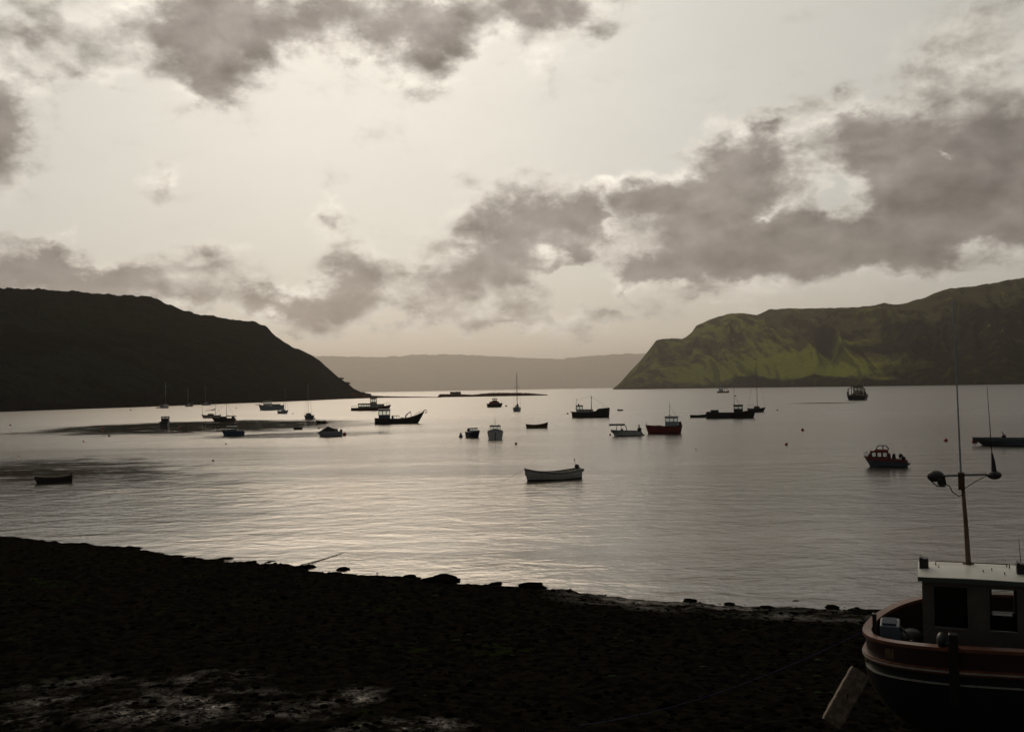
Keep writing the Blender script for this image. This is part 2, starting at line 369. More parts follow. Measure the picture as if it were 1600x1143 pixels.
# ---- beach: weed covered foreshore rising towards the quay
EDGE = [(-1200, 800), (-400, 810), (0, 838), (100, 848), (200, 859), (300, 869), (400, 879), (500, 888), (600, 896), (700, 905), (800, 914), (900, 925), (1000, 934), (1100, 941), (1250, 948), (1400, 955), (1600, 965), (2400, 990), (3600, 1000)]
EDGE_AZ = [azel(p, 608)[0] for p, _ in EDGE]
EDGE_R = [math.hypot(*ground(p, q).xy) for p, q in EDGE]
def beach_base(az, r):
    e = np.interp(az, EDGE_AZ, EDGE_R)
    t = (e - r) / (e - 18.0)
    base = np.where(t > 0, 2.0 * t ** 1.0, 2.6 * t)
    base = np.where(r < 18, 2.0 + (18 - r) * .035, base)
    return base, e
def beach_h(x, y, fine=True, with_mud=False):
    r = np.hypot(x, y); az = np.arctan2(x, y)
    b, e = beach_base(az, r)
    n = .10 * fbm(x * .22, y * .22, 4, 31) + (.055 * fbm(x * 1.6, y * 1.6, 5, 32, .6) if fine else 0)
    lump = np.clip(fbm(x * .55, y * .55, 3, 33) - .28, 0, 1) * .35
    # at the right the foreshore flattens into a wet mud margin before the sea
    marg = np.clip(1 - np.abs(r - (e - 1.6)) / 2.6, 0, 1) * np.clip((az - .02) / .1, 0, 1) * np.clip((.45 - az) / .1, 0, 1)
    # shallow hollows that hold standing water, near the quay on the left
    holl = np.zeros_like(x)
    for (px, py, rx, ry, dp) in HOLLOWS:
        c = ground(px, py, 1.9); a = math.atan2(c.x, c.y); dx = x - c.x; dy = y - c.y
        lx = (dx * math.cos(a) - dy * math.sin(a)) / rx; ly = (dx * math.sin(a) + dy * math.cos(a)) / ry
        holl = np.maximum(holl, np.clip(1.25 - np.sqrt(lx * lx + ly * ly), 0, 1) * dp)
    marg = marg * np.clip(.55 + 1.9 * fbm(x * .6, y * 1.1, 5, 36, .6), 0, 1)
    z = b + (n + lump) * (1 - .8 * marg) * (1 - .5 * holl) - .10 * marg * np.clip(b * 4, 0, 1)
    if with_mud:
        m_ = holl * np.clip(.22 + 1.5 * fbm(x * 1.3 + 5, y * 1.5, 6, 35, .68) + .5 * fbm(x * 6, y * 6, 3, 38), 0, 1)
        return z, np.clip(np.maximum(m_, marg * .8), 0, 1)
    return z
HOLLOWS = [(290, 1092, 2.0, 1.5, 1), (40, 1118, 1.2, .8, .9), (60, 1085, .9, .5, .7), (530, 1078, 1.1, .9, .9), (630, 1132, 1.3, .6, 1), (300, 1045, 1.6, .8, .55), (470, 1108, 1.2, .6, .6), (110, 1050, 1.4, .8, .4)]
def beach_material():
    M = bpy.data.materials.new('foreshore'); M.use_nodes = True; g = G(M.node_tree); b = g.n['Principled BSDF']
    geo = g.n.new('ShaderNodeNewGeometry'); P = geo.outputs['Position']
    n1 = g.noise(P, .35, 5, .6); n2 = g.noise(P, 3.0, 6, .7); n3 = g.noise(P, 14, 5, .65)
    c = g.mix(g.sstep(n2, .35, .7), (.003, .003, .003), (.016, .013, .009))
    c = g.mix(g.math('MULTIPLY', g.sstep(n1, .56, .66), g.sstep(n2, .5, .6)), c, (.012, .022, .004))
    # bare wet mud and shingle showing in the hollows
    at = g.n.new('ShaderNodeAttribute'); at.attribute_name = 'bare_mud'; mud = at.outputs['Fac']
    mud = g.math('MULTIPLY', mud, g.math('MULTIPLY', g.sstep(n2, .38, .58), g.sstep(n3, .38, .56)))
    c = g.mix(mud, c, g.mix(n3, (.022, .018, .015), (.05, .043, .037)))
    g.l.new(c, b.inputs['Base Color'])
    g.l.new(g.math('SUBTRACT', g.math('ADD', .72, g.math('MULTIPLY', n3, .25)), g.math('MULTIPLY', mud, .52)), b.inputs['Roughness'])
    g.l.new(g.math('MULTIPLY', mud, .5), b.inputs['Specular IOR Level'])
    bs = g.math('SUBTRACT', 1.0, g.math('MULTIPLY', mud, .75))
    g.l.new(g.bump(g.math('ADD', n2, g.math('MULTIPLY', n3, .5)), bs, .06), b.inputs['Normal'])
    return M
foreshore = beach_material()
azg = np.radians(np.concatenate([np.linspace(-75, -29, 60), np.linspace(-29, 29, 760)[1:], np.linspace(29, 80, 60)[1:]]))
rg = np.concatenate([np.linspace(2.0, 17, 24), np.geomspace(17, 64, 420)[1:], np.linspace(64, 90, 12)[1:]])
Rg, Ag = np.meshgrid(rg, azg, indexing='ij')
Xg, Yg = np.sin(Ag) * Rg, np.cos(Ag) * Rg
Zg, Mg = beach_h(Xg, Yg, True, True)
beach = grid_mesh('beach', Xg, Yg, Zg, foreshore)
_a = beach.data.attributes.new('bare_mud', 'FLOAT', 'POINT'); _a.data.foreach_set('value', Mg.ravel().astype(np.float32))

# ---- the quay the photograph was taken from
concrete = mat('quay_concrete', (.24, .22, .19), .85, var=.3, vscale=1.2, bump=.01, bscale=12)
me = bpy.data.meshes.new('quay')
q = [(-60, -30), (60, -30), (60, 1.4), (-60, 1.4)]
me.from_pydata([(x, y, -1) for x, y in q] + [(x, y, 6.9) for x, y in q], [], [(3, 2, 1, 0), (4, 5, 6, 7)] + [(i, (i + 1) % 4, 4 + (i + 1) % 4, 4 + i) for i in range(4)])
me.materials.append(concrete); quay = bpy.data.objects.new('quay', me); COL.objects.link(quay); quay['kind'] = 'structure'
# ------------------------------------------------------------------ boats: toolkit
U = 1.0      # metres per photo pixel at the boat being built: dimensions below are measured in photo pixels
class MB:
    def __init__(s): s.v = []; s.f = []
    def add(s, vs, fs):
        k = len(s.v); s.v += [tuple(v) for v in vs]; s.f += [tuple(i + k for i in f) for f in fs]; return s
    def box(s, x0, x1, y0, y1, z0, z1, tx=0, ty=0, dx=0, bev=.06):
        """tapered box with small chamfers; tx,ty shrink the top; dx shifts the top"""
        c = min(x1 - x0, y1 - y0, z1 - z0) * bev
        vs = []
        for z, k, ins in ((z0, 0, c), (z0 + c, .0, 0), (z1 - c, 1, 0), (z1, 1, c)):
            a0, a1 = x0 + tx * k + dx * k + ins, x1 - tx * k + dx * k - ins; b0, b1 = y0 + ty * k + ins, y1 - ty * k - ins
            e = c * .8
            vs += [(a0 + e, b0, z), (a1 - e, b0, z), (a1, b0 + e, z), (a1, b1 - e, z), (a1 - e, b1, z), (a0 + e, b1, z), (a0, b1 - e, z), (a0, b0 + e, z)]
        fs = [tuple(range(7, -1, -1)), tuple(range(24, 32))]
        for l in range(3):
            for i in range(8):
                j = (i + 1) % 8; fs.append((l * 8 + i, l * 8 + j, l * 8 + 8 + j, l * 8 + 8 + i))
        return s.add(vs, fs)
    def tube(s, pts, r, n=6, r1=None):
        pts = [Vector(p) for p in pts]; m = len(pts); vs = []; fs = []
        r1 = r if r1 is None else r1
        for i, p in enumerate(pts):
            t = (pts[min(i + 1, m - 1)] - pts[max(i - 1, 0)]).normalized()
            a = t.cross(Vector((0, 0, 1)) if abs(t.z) < .9 else Vector((1, 0, 0))).normalized(); b = t.cross(a)
            rr = r + (r1 - r) * i / (m - 1)
            for k in range(n):
                w = 2 * math.pi * k / n; vs.append(p + (a * math.cos(w) + b * math.sin(w)) * rr)
        for i in range(m - 1):
            for k in range(n):
                j = (k + 1) % n; fs.append((i * n + k, i * n + j, (i + 1) * n + j, (i + 1) * n + k))
        fs += [tuple(range(n - 1, -1, -1)), tuple(range((m - 1) * n, m * n))]
        return s.add(vs, fs)
    def ball(s, c, r, n=10, sz=1.0, sx=1.0, sy=1.0):
        c = Vector(c); vs = [c + Vector((0, 0, -r * sz))]; rings = n // 2
        for i in range(1, rings):
            t = math.pi * i / rings
            for k in range(n):
                w = 2 * math.pi * k / n
                vs.append(c + Vector((math.cos(w) * math.sin(t) * r * sx, math.sin(w) * math.sin(t) * r * sy, -math.cos(t) * r * sz)))
        vs.append(c + Vector((0, 0, r * sz))); fs = []
        for k in range(n): fs.append((0, 1 + (k + 1) % n, 1 + k)); fs.append((len(vs) - 1, len(vs) - 1 - n + k, len(vs) - 1 - n + (k + 1) % n))
        for i in range(rings - 2):
            for k in range(n):
                j = (k + 1) % n; fs.append((1 + i * n + k, 1 + i * n + j, 1 + (i + 1) * n + j, 1 + (i + 1) * n + k))
        return s.add(vs, fs)
    def prism(s, poly, y0, y1, axis='y'):
        """poly: list of (x, z) side profile, extruded across the beam"""
        n = len(poly)
        vs = [(x, y0, z) for x, z in poly] + [(x, y1, z) for x, z in poly]
        fs = [tuple(range(n)), tuple(range(2 * n - 1, n - 1, -1))] + [(i, n + i, n + (i + 1) % n, (i + 1) % n) for i in range(n)]
        return s.add(vs, fs)
    def build(s, name, material, parent, smooth=False, u=None):
        u = U if u is None else u
        me = bpy.data.meshes.new(name); me.from_pydata([(x * u, y * u, z * u) for x, y, z in s.v], [], s.f)
        if smooth:
            for p in me.polygons: p.use_smooth = True
        me.materials.append(material)
        o = bpy.data.objects.new(name, me); COL.objects.link(o)
        if parent is not None: o.parent = parent
        return o

def boat_root(name, px, py, heading, label, cat, group=None, z=0.0, length=1):
    """heading: 0 bow to the right of the picture, 90 bow away, 180 bow left, -90 bow towards us"""
    global U
    p = ground(px, py, z); depth = (p - EYE).dot(FWD); U = depth / F
    o = bpy.data.objects.new(name, None); COL.objects.link(o); o.location = p
    o.rotation_euler = (0, 0, math.radians(heading) - math.atan2(p.x, p.y)); o.empty_display_size = .3
    o['label'] = label; o['category'] = cat
    if group: o['group'] = group
    return o

def hull(root, L, B, bow, mid, stern, material, transom=.72, rake=.12, bottom=None, fine=.62, deck=None, deck_mat=None, gun=None, gw=.6,
         draft=3.0, flare=.80, x0=None, canoe=False, name='hull', boot=0.0, deck_drop=1.5, mid_at=.42, deck_from=0.0, thick=None, rub=None, srake=0.0, nx=26):
    """boat hull: stern at -L/2, bow at +L/2; freeboards bow/mid/stern; returns sheer function"""
    hb = B / 2; N = nx
    def zs(t):
        if t < mid_at: k = (mid_at - t) / mid_at; return mid + (stern - mid) * k ** 1.8
        k = (t - mid_at) / (1 - mid_at); return mid + (bow - mid) * k ** 1.9
    def w(t):
        a = 1 - max(0, (t - .42) / .58) ** (1 / (1 - fine) if fine < .95 else 8)
        b = transom + (1 - transom) * math.sin(min(1, t / .42) * math.pi / 2) if not canoe else math.sin(min(1, (t + .004) / .40) * math.pi / 2) ** .75
        return max(.012, a * b) * hb
    secs = []
    K = [(-1.0, .30), (-.6, .62), (-.2, .83), (.12, flare + .06), (.45, .93), (.75, .98), (1.0, 1.0)]
    for i in range(N + 1):
        t = i / N; t = t if i in (0, N) else t
        zz = zs(t); ww = w(t); row = []
        for kz, kw in K:
            z = -draft * (-kz) * (1 - .6 * t ** 3) if kz < 0 else zz * kz
            full = kw
            if t > .5: full = kw ** (1 + 2.2 * (t - .5) * 2)              # sections get finer forward
            xx = -L / 2 + t * L
            hgt = (zz - z) / (zz + draft)
            xx -= rake * L * hgt * max(0, (t - .55) / .45) ** 1.5          # raked stem
            xx += srake * L * hgt * max(0, (.3 - t) / .3)
            if canoe: xx += rake * .8 * L * hgt * max(0, (.35 - t) / .35) ** 1.5
            row.append((xx, ww * full, z))
        secs.append(row)
    n = len(K); mb = MB(); vs = []; fs = []
    for r in secs: vs += [(x, y, z) for x, y, z in r] + [(x, -y, z) for x, y, z in r]
    for i in range(N):
        for k in range(n - 1):
            a, b = i * 2 * n + k, (i + 1) * 2 * n + k
            fs.append((a, a + 1, b + 1, b)); fs.append((a + n, b + n, b + n + 1, a + n + 1))
        a, b = i * 2 * n, (i + 1) * 2 * n; fs.append((a, b, b + n, a + n))
    fs.append(tuple(range(n)) + tuple(range(2 * n - 1, n - 1, -1)))
    e = N * 2 * n; fs.append(tuple(range(e + n - 1, e - 1, -1)) + tuple(range(e + n, e + 2 * n)))
    mb.add(vs, fs)
    # inner skin of the bulwarks, set in from the outer one
    th = thick if thick is not None else B * .022
    h = mb.build(name, material, root, smooth=True)
    me = h.data
    for p in me.polygons:
        if len(p.vertices) > 4: p.use_smooth = False
    if bottom is not None:
        me.materials.append(bottom)
        for p in me.polygons:
            if max(me.vertices[v].co.z for v in p.vertices) <= (boot + .12) * U + zs(.4) * .121 * U: p.material_index = 1
    sheer = lambda t: (secs[min(N, max(0, round(t * N)))][-1])
    ib = MB(); vs = []; fs = []
    for i in range(N + 1):
        t = i / N; x, y, z = secs[i][-1]; yy = max(.005, y - th); xi = x + (th if i == 0 else (-th if i == N else 0))
        zd = zs(t) - deck_drop
        vs += [(xi, yy, z), (xi, yy * .97, zd), (xi, -yy * .97, zd), (xi, -yy, z)]
    for i in range(N):
        a, b = 4 * i, 4 * i + 4; fs += [(a, b, b + 1, a + 1), (a + 1, b + 1, b + 2, a + 2), (a + 2, b + 2, b + 3, a + 3)]
    fs.append((0, 1, 2, 3)); ib.add(vs, fs)
    if deck_mat is not None: ib.build('deck', deck_mat, root)
    if gun is not None:
        gb = MB(); g_h = gw * .8
        ring = [(secs[i][-1], 1) for i in range(N + 1)]
        vs = []; fs = []
        for sgn in (1, -1):
            base = len(vs)
            for i in range(N + 1):
                x, y, z = secs[i][-1]
                vs += [(x, sgn * (y + gw * .35), z + g_h * .5), (x, sgn * (y + gw * .35), z - g_h * .5), (x, sgn * max(0, y - gw * .65), z - g_h * .5), (x, sgn * max(0, y - gw * .65), z + g_h * .5)]
            for i in range(N):
                a, b = base + 4 * i, base + 4 * i + 4
                for k in range(4): fs.append((a + k, b + k, b + (k + 1) % 4, a + (k + 1) % 4) if sgn > 0 else (a + (k + 1) % 4, b + (k + 1) % 4, b + k, a + k))
            fs.append((base, base + 1, base + 2, base + 3)); fs.append((base + 4 * N, base + 4 * N + 3, base + 4 * N + 2, base + 4 * N + 1))
        gb.add(vs, fs)
        x, y, z = secs[0][-1]; gb.box(x - gw * .3, x + gw * .5, -y, y, z - g_h * .5, z + g_h * .5)
        gb.build('gunwale', gun, root)
    if rub is not None:
        frac, rm, rw = rub; rb = MB()
        for sgn in (1, -1):
            pts = []
            for i in range(N + 1):
                r = secs[i]; zz = frac * r[-1][2]
                for q in range(n - 1):
                    if r[q][2] <= zz <= r[q + 1][2]:
                        f = (zz - r[q][2]) / (r[q + 1][2] - r[q][2]); pts.append((r[q][0] + f * (r[q + 1][0] - r[q][0]), sgn * (r[q][1] + f * (r[q + 1][1] - r[q][1]) + rw * .3), zz)); break
            if len(pts) > 2: rb.tube(pts, rw, 6)
        rb.build('rubbing_strake', rm, root, smooth=True)
    return secs, zs, w

GLASS = None
def glass():
    global GLASS
    if GLASS: return GLASS
    M = bpy.data.materials.new('window_glass'); M.use_nodes = True; g = G(M.node_tree); g.n.clear()
    o = g.n.new('ShaderNodeOutputMaterial'); t = g.n.new('ShaderNodeBsdfTransparent'); t.inputs[0].default_value = (.82, .86, .86, 1)
    gl = g.n.new('ShaderNodeBsdfGlossy'); gl.inputs['Roughness'].default_value = .05; mx = g.n.new('ShaderNodeMixShader')
    fr = g.n.new('ShaderNodeFresnel'); fr.inputs[0].default_value = 1.45
    g.l.new(fr.outputs[0], mx.inputs[0]); g.l.new(t.outputs[0], mx.inputs[1]); g.l.new(gl.outputs[0], mx.inputs[2]); g.l.new(mx.outputs[0], o.inputs[0])
    GLASS = M; return M

def wheelhouse(root, x0, x1, w, z0, z1, wall, roof, sill=.5, head=.88, nside=2, nfront=2, post=.9, over=.8, roof_h=1.0, dx=0.0, name='wheelhouse'):
    """cabin with real openings: lower wall, corner and window posts, header, glass panes, roof"""
    H = z1 - z0; zs_, zh = z0 + H * sill, z0 + H * head; hw = w / 2; th = min(.5, w * .05)
    m_ = MB()
    m_.box(x0, x1, -hw, -hw + th, z0, zs_); m_.box(x0, x1, hw - th, hw, z0, zs_)
    m_.box(x0, x0 + th, -hw + th, hw - th, z0, zs_); m_.box(x1 - th, x1, -hw + th, hw - th, z0, zs_)
    m_.box(x0 + .01, x1 - .01, -hw + .01, -hw + th, zh, z1); m_.box(x0 + .01, x1 - .01, hw - th, hw - .01, zh, z1)
    m_.box(x0 + .01, x0 + th, -hw + th, hw - th, zh, z1); m_.box(x1 - th, x1 - .01, -hw + th, hw - th, zh, z1)
    for sy in (-1, 1):
        yy = (-hw, -hw + th) if sy < 0 else (hw - th, hw)
        for i in range(nside + 1):
            xc = x0 + post / 2 + (x1 - x0 - post) * i / nside; m_.box(xc - post / 2, xc + post / 2, yy[0], yy[1], zs_, zh)
    for xe in ((x0, x0 + th), (x1 - th, x1)):
        for i in range(1, nfront):
            yc = -hw + w * i / nfront; m_.box(xe[0], xe[1], yc - post / 2, yc + post / 2, zs_, zh)
    wh = m_.build(name, wall, root)
    for sy in (-1, 1):
        for i in range(nside):
            a = x0 + post + (x1 - x0 - post) * i / nside; b = x0 + (x1 - x0 - post) * (i + 1) / nside
            y = sy * (hw - th * .5); MB().add([(a, y, zs_), (b, y, zs_), (b, y, zh), (a, y, zh)], [(0, 1, 2, 3)]).build('window', glass(), wh)
    for xe in (x0 + th * .5, x1 - th * .5):
        for i in range(nfront):
            a = -hw + w * i / nfront + post / 2; b = -hw + w * (i + 1) / nfront - post / 2
            MB().add([(xe, a, zs_), (xe, b, zs_), (xe, b, zh), (xe, a, zh)], [(0, 1, 2, 3)]).build('window', glass(), wh)
    MB().box(x0 - over, x1 + over, -hw - over * .6, hw + over * .6, z1, z1 + roof_h).build('roof', roof, root)
    return wh

def mast(root, x, z0, z1, r, material, name='mast', lean=0.0, y=0.0, r1=None):
    return MB().tube([(x, y, z0), (x + lean * .5, y, (z0 + z1) / 2), (x + lean, y, z1)], r, 6, r1 if r1 is not None else r * .6).build(name, material, root, smooth=True)
def wire(root, pts, r, material, name='stay'):
    return MB().tube(pts, r, 4).build(name, material, root)
def railing(root, pts, h, r, material, name='railing'):
    mb = MB()
    mb.tube([(x, y, z + h) for x, y, z in pts], r, 5)
    for x, y, z in pts: mb.tube([(x, y, z), (x, y, z + h)], r, 5)
    return mb.build(name, material, root, smooth=True)
def outboard(root, x, y, z, s, material, tilt=0.0, leg_mat=None):
    """s: size; cowl, leg and propeller bracket on the transom"""
    c, sn = math.cos(tilt), math.sin(tilt)
    def rot(p): return (x + p[0] * c - p[2] * sn, y + p[1], z + p[0] * sn + p[2] * c)
    a = MB().box(-.55 * s, .35 * s, -.28 * s, .28 * s, .15 * s, 1.0 * s, tx=.12 * s, ty=.06 * s, bev=.25); a.v = [rot(v) for v in a.v]
    o = a.build('outboard_motor', material, root, smooth=False)
    b = MB().box(-.25 * s, .0, -.08 * s, .08 * s, -1.3 * s, .2 * s); b.box(-.5 * s, .15 * s, -.06 * s, .06 * s, -1.15 * s, -.95 * s); b.v = [rot(v) for v in b.v]
    b.build('leg', leg_mat or material, o)
    return o

# paints
white = mat('white_paint', (.55, .56, .55), .45, var=.25, vscale=3)
offwhite = mat('cream_paint', (.42, .40, .34), .5, var=.3, vscale=2)
pale = mat('pale_blue_paint', (.30, .36, .40), .45, var=.2, vscale=3)
blue = mat('blue_paint', (.03, .08, .16), .4, var=.25, vscale=3)
bluegrey = mat('blue_grey_paint', (.075, .10, .13), .45, var=.25, vscale=3)
navy = mat('navy_paint', (.012, .018, .035), .4, var=.3, vscale=3)
black = mat('black_paint', (.012, .012, .013), .45, var=.3, vscale=3)
darkgreen = mat('dark_green_paint', (.008, .022, .018), .35, var=.3, vscale=2)
red = mat('red_paint', (.20, .022, .016), .42, var=.3, vscale=3)
darkred = mat('dull_red_paint', (.10, .018, .014), .5, var=.35, vscale=3)
varnish = mat('varnished_wood', (.10, .040, .014), .35, var=.35, vscale=5)
wood = mat('weathered_wood', (.16, .12, .08), .75, var=.4, vscale=8, bump=.004, bscale=40)
rust = mat('rusty_steel', (.09, .045, .025), .8, var=.5, vscale=6)
steel = mat('galvanised_steel', (.22, .23, .24), .45, metal=.6, var=.2)
alu = mat('mast_alloy', (.20, .19, .18), .5, metal=.3)
darkmetal = mat('dark_metal', (.025, .025, .027), .5, metal=.3)
rubber = mat('black_rubber', (.012, .012, .012), .7)
canvas = mat('grey_canvas', (.06, .065, .07), .85, var=.3)
bluecanvas = mat('blue_canvas', (.03, .05, .09), .85, var=.3)
orange = mat('orange_plastic', (.36, .055, .02), .5, var=.2)
redp = mat('red_plastic', (.34, .02, .014), .5, var=.2)
yellow = mat('yellow_plastic', (.40, .28, .03), .5)
ropem = mat('rope', (.05, .045, .04), .9)
bluerope = mat('blue_rope', (.01, .02, .09), .8)

# ------------------------------------------------------------------ fishing and work boats
def steel_work_boat():
    r = boat_root('work_boat', 625, 661.5, 0, 'dark work boat with a windowed wheelhouse aft and a gantry on its high raked bow', 'work boat')
    hull(r, 78, 22, 19, 7.5, 9, black, transom=.85, rake=.16, gun=darkmetal, gw=.8, deck_mat=darkmetal, deck_drop=1.2, fine=.66, flare=.85, mid_at=.5)
    wheelhouse(r, -33, -15, 13, 8.5, 22, bluegrey, white, sill=.42, head=.86, nside=3, nfront=3, roof_h=1.2, over=.9)
    mast(r, -20, 23, 27, .25, darkmetal); mast(r, -30, 23, 26.5, .25, darkmetal)
    MB().box(-13, -10, -5, 5, 7.5, 13).build('deck_locker', darkmetal, r)
    railing(r, [(-9, -8, 7.5), (-5, -8, 7.5), (-1, -8, 7.5)], 5, .3, darkmetal); railing(r, [(-9, 8, 7.5), (-5, 8, 7.5), (-1, 8, 7.5)], 5, .3, darkmetal)
    MB().box(1, 6, -4, 4, 6.5, 9.5).build('hatch', darkmetal, r)
    d = MB().tube([(8, 0, 7), (9.5, 0, 14)], .8, 6); d.tube([(9.5, 0, 13.5), (17, 0, 18.5)], .75, 6); d.tube([(16.5, 0, 18.5), (18, 0, 10)], .45, 6); d.tube([(9, 0, 9), (13, 0, 15.5)], .4, 6)
    d.build('deck_crane', darkmetal, r)
    wire(r, [(22, 0, 13), (30, 0, 17.5), (36, 0, 18.8)], .28, darkmetal, 'bow_rail')
    b = MB()
    for s in (-1, 1): b.tube([(36, s * 2, 17), (37, s * 2, 20.2), (41.5, s * 1.5, 20.5), (42.5, s * 1.5, 17.5), (39, s * 1.5, 15.5)], .55, 5)
    b.build('bow_gantry', darkmetal, r)
def harbour_ferry():
    r = boat_root('passenger_boat', 580, 641, 0, 'low dark passenger boat with long white cabin and tall wheelhouse, behind the dark work boat', 'boat')
    hull(r, 62, 17, 8.5, 4.3, 4.3, darkred, transom=.9, rake=.08, gun=black, gw=.5, deck_mat=darkmetal, deck_drop=.6, fine=.7)
    wheelhouse(r, -20, 1, 12, 4, 10.5, offwhite, darkmetal, sill=.40, head=.8, nside=5, nfront=3, roof_h=.8, over=.6, name='passenger_cabin')
    wheelhouse(r, -1.5, 9, 9, 4, 19, offwhite, darkmetal, sill=.62, head=.9, nside=3, nfront=2, roof_h=.9, over=.5)
    MB().box(9.5, 21, -5, 5, 5, 10, dx=-1).build('fore_cabin', offwhite, r)
    railing(r, [(-30, -7, 4.3), (-26, -7, 4.3), (-22, -7, 4.3)], 3.5, .2, darkmetal); railing(r, [(20, -4, 7), (24, -3, 7.5), (28, -1, 8)], 3.5, .2, darkmetal)
    mast(r, 4, 20, 25, .3, darkmetal); MB().tube([(3, -2, 22), (3, 2, 22)], .25, 5).build('crosstree', darkmetal, r)
def drifter():
    r = boat_root('fishing_boat', 923, 652, 0, 'black hulled fishing boat with small white deckhouse aft and a tall mast amidships', 'fishing boat')
    hull(r, 60, 19, 14.5, 8.5, 9.5, black, canoe=True, rake=.03, gun=darkmetal, gw=.6, deck_mat=darkmetal, deck_drop=.8, fine=.74, mid_at=.35)
    # raised foredeck
    MB().prism([(5, 8), (12, 13.6), (29, 15.2), (27.5, 10), (5, 7)], -3.2, 3.2).build('whaleback', black, r)
    MB().box(-21, 4, -4.5, 4.5, 8, 13.2, bev=.1).build('deckhouse', white, r)
    for i in range(4): MB().box(-17 + i * 5, -14.6 + i * 5, -4.62, -4.4, 10, 12).build('porthole', darkmetal, r)
    wheelhouse(r, -22.5, -12, 8, 9, 18.5, white, darkmetal, sill=.45, head=.86, nside=2, nfront=2, roof_h=1, over=.6)
    MB().box(-19.5, -17.5, -1, 1, 19.5, 22).build('funnel', black, r)
    m_ = mast(r, 1.5, 9, 34, .75, darkmetal, r1=.4); MB().box(.8, 2.6, -.8, .8, 30, 31.6).build('mast_light', darkmetal, m_)
    mast(r, -23, 12, 28, .35, darkmetal, 'mizzen_mast', lean=1.5); MB().ball((-21.4, 0, 28.2), .8).build('mast_light', darkmetal, r)
    wire(r, [(1.5, 0, 33), (14, 0, 24), (28.5, 0, 15)], .1, darkmetal); wire(r, [(1.5, 0, 33), (-21.5, 0, 28)], .09, darkmetal)
    for x in (10, 18.5): mast(r, x, 13, 19, .18, darkmetal, 'rail_post')
    MB().tube([(-29, 0, 9), (-32, 0, 9.6)], .7, 6).build('stern_davit', darkred, r)
def red_boat():
    r = boat_root('fishing_boat', 1037.5, 677, 180, 'red fishing boat with grey windowed wheelhouse at the stern and one thin mast', 'fishing boat')
    hull(r, 57, 21, 13.5, 11, 13.0, red, transom=.82, rake=.09, bottom=black, gun=darkred, gw=.8, deck_mat=darkmetal, deck_drop=1.0, fine=.7, mid_at=.35, draft=4, srake=.06)
    wheelhouse(r, -22, -2, 12, 12, 26, pale, white, sill=.46, head=.84, nside=3, nfront=2, roof_h=1.1, over=1.2)
    MB().box(-27, -22.5, -5, 5, 12.5, 18.5).build('aft_shelter', darkmetal, r)
    MB().box(3, 12, -3.5, 3.5, 11, 13).build('hatch', darkred, r)
    m_ = mast(r, -9.2, 27, 50, .45, darkmetal, r1=.2); wire(r, [(-9.2, 0, 44), (-19, 0, 27.5)], .12, darkmetal)
    MB().box(-12, -6.5, -1, 1, 28, 28.8).build('radar', white, r)
    MB().tube([(27, 0, 13), (27, 0, 17)], .4, 6).build('bow_bollard', darkmetal, r)
    MB().ball((-26, -8, 14.5), 2.0).build('fender', white, r)
def long_dark_boat():
    r = boat_root('work_boat', 1142, 653, 0, 'long low black boat with engine box aft, small wheelhouse forward and a radio mast', 'work boat')
    hull(r, 76, 18, 14, 8.6, 9.6, black, transom=.85, rake=.05, gun=black, gw=.6, deck_mat=darkmetal, deck_drop=.8, fine=.76, mid_at=.5)
    MB().box(-31, -18.5, -4.5, 4.5, 8, 13.3, bev=.1).build('engine_box', black, r); MB().box(-36, -32, -4, 4, 9, 10.8).build('fish_box', darkmetal, r)
    wheelhouse(r, 4.5, 18.5, 10, 8.8, 20, black, darkmetal, sill=.5, head=.82, nside=2, nfront=2, roof_h=1, over=.8)
    m_ = mast(r, 5.5, 20, 47, .4, darkmetal, r1=.2); MB().box(6, 9, -.8, .8, 34, 35.4).build('radar', darkmetal, m_)
    wire(r, [(6, 0, 32), (15, 0, 21)], .15, darkmetal)
def far_trawler():
    r = boat_root('trawler', 1130, 613.5, 0, 'small distant trawler with white superstructure close under the green hill', 'trawler')
    hull(r, 19, 6, 3.4, 1.8, 2.4, darkred, transom=.8, rake=.08, gun=black, gw=.3, deck_mat=darkmetal, deck_drop=.4)
    wheelhouse(r, -6.5, 0, 4, 2, 8.5, white, white, sill=.6, head=.85, nside=2, nfront=2, roof_h=.4, over=.3, post=.5)
    MB().box(-4, -2.4, -1, 1, 8.9, 13, tx=.3).build('funnel', pale, r); mast(r, -3.2, 9, 15, .25, white)
    MB().tube([(1, -2.5, 2), (3.5, 0, 10), (1, 2.5, 2)], .35, 5).build('gantry', darkmetal, r); MB().tube([(3.5, 0, 9.5), (7.5, 0, 4)], .3, 5).build('boom', darkmetal, r)
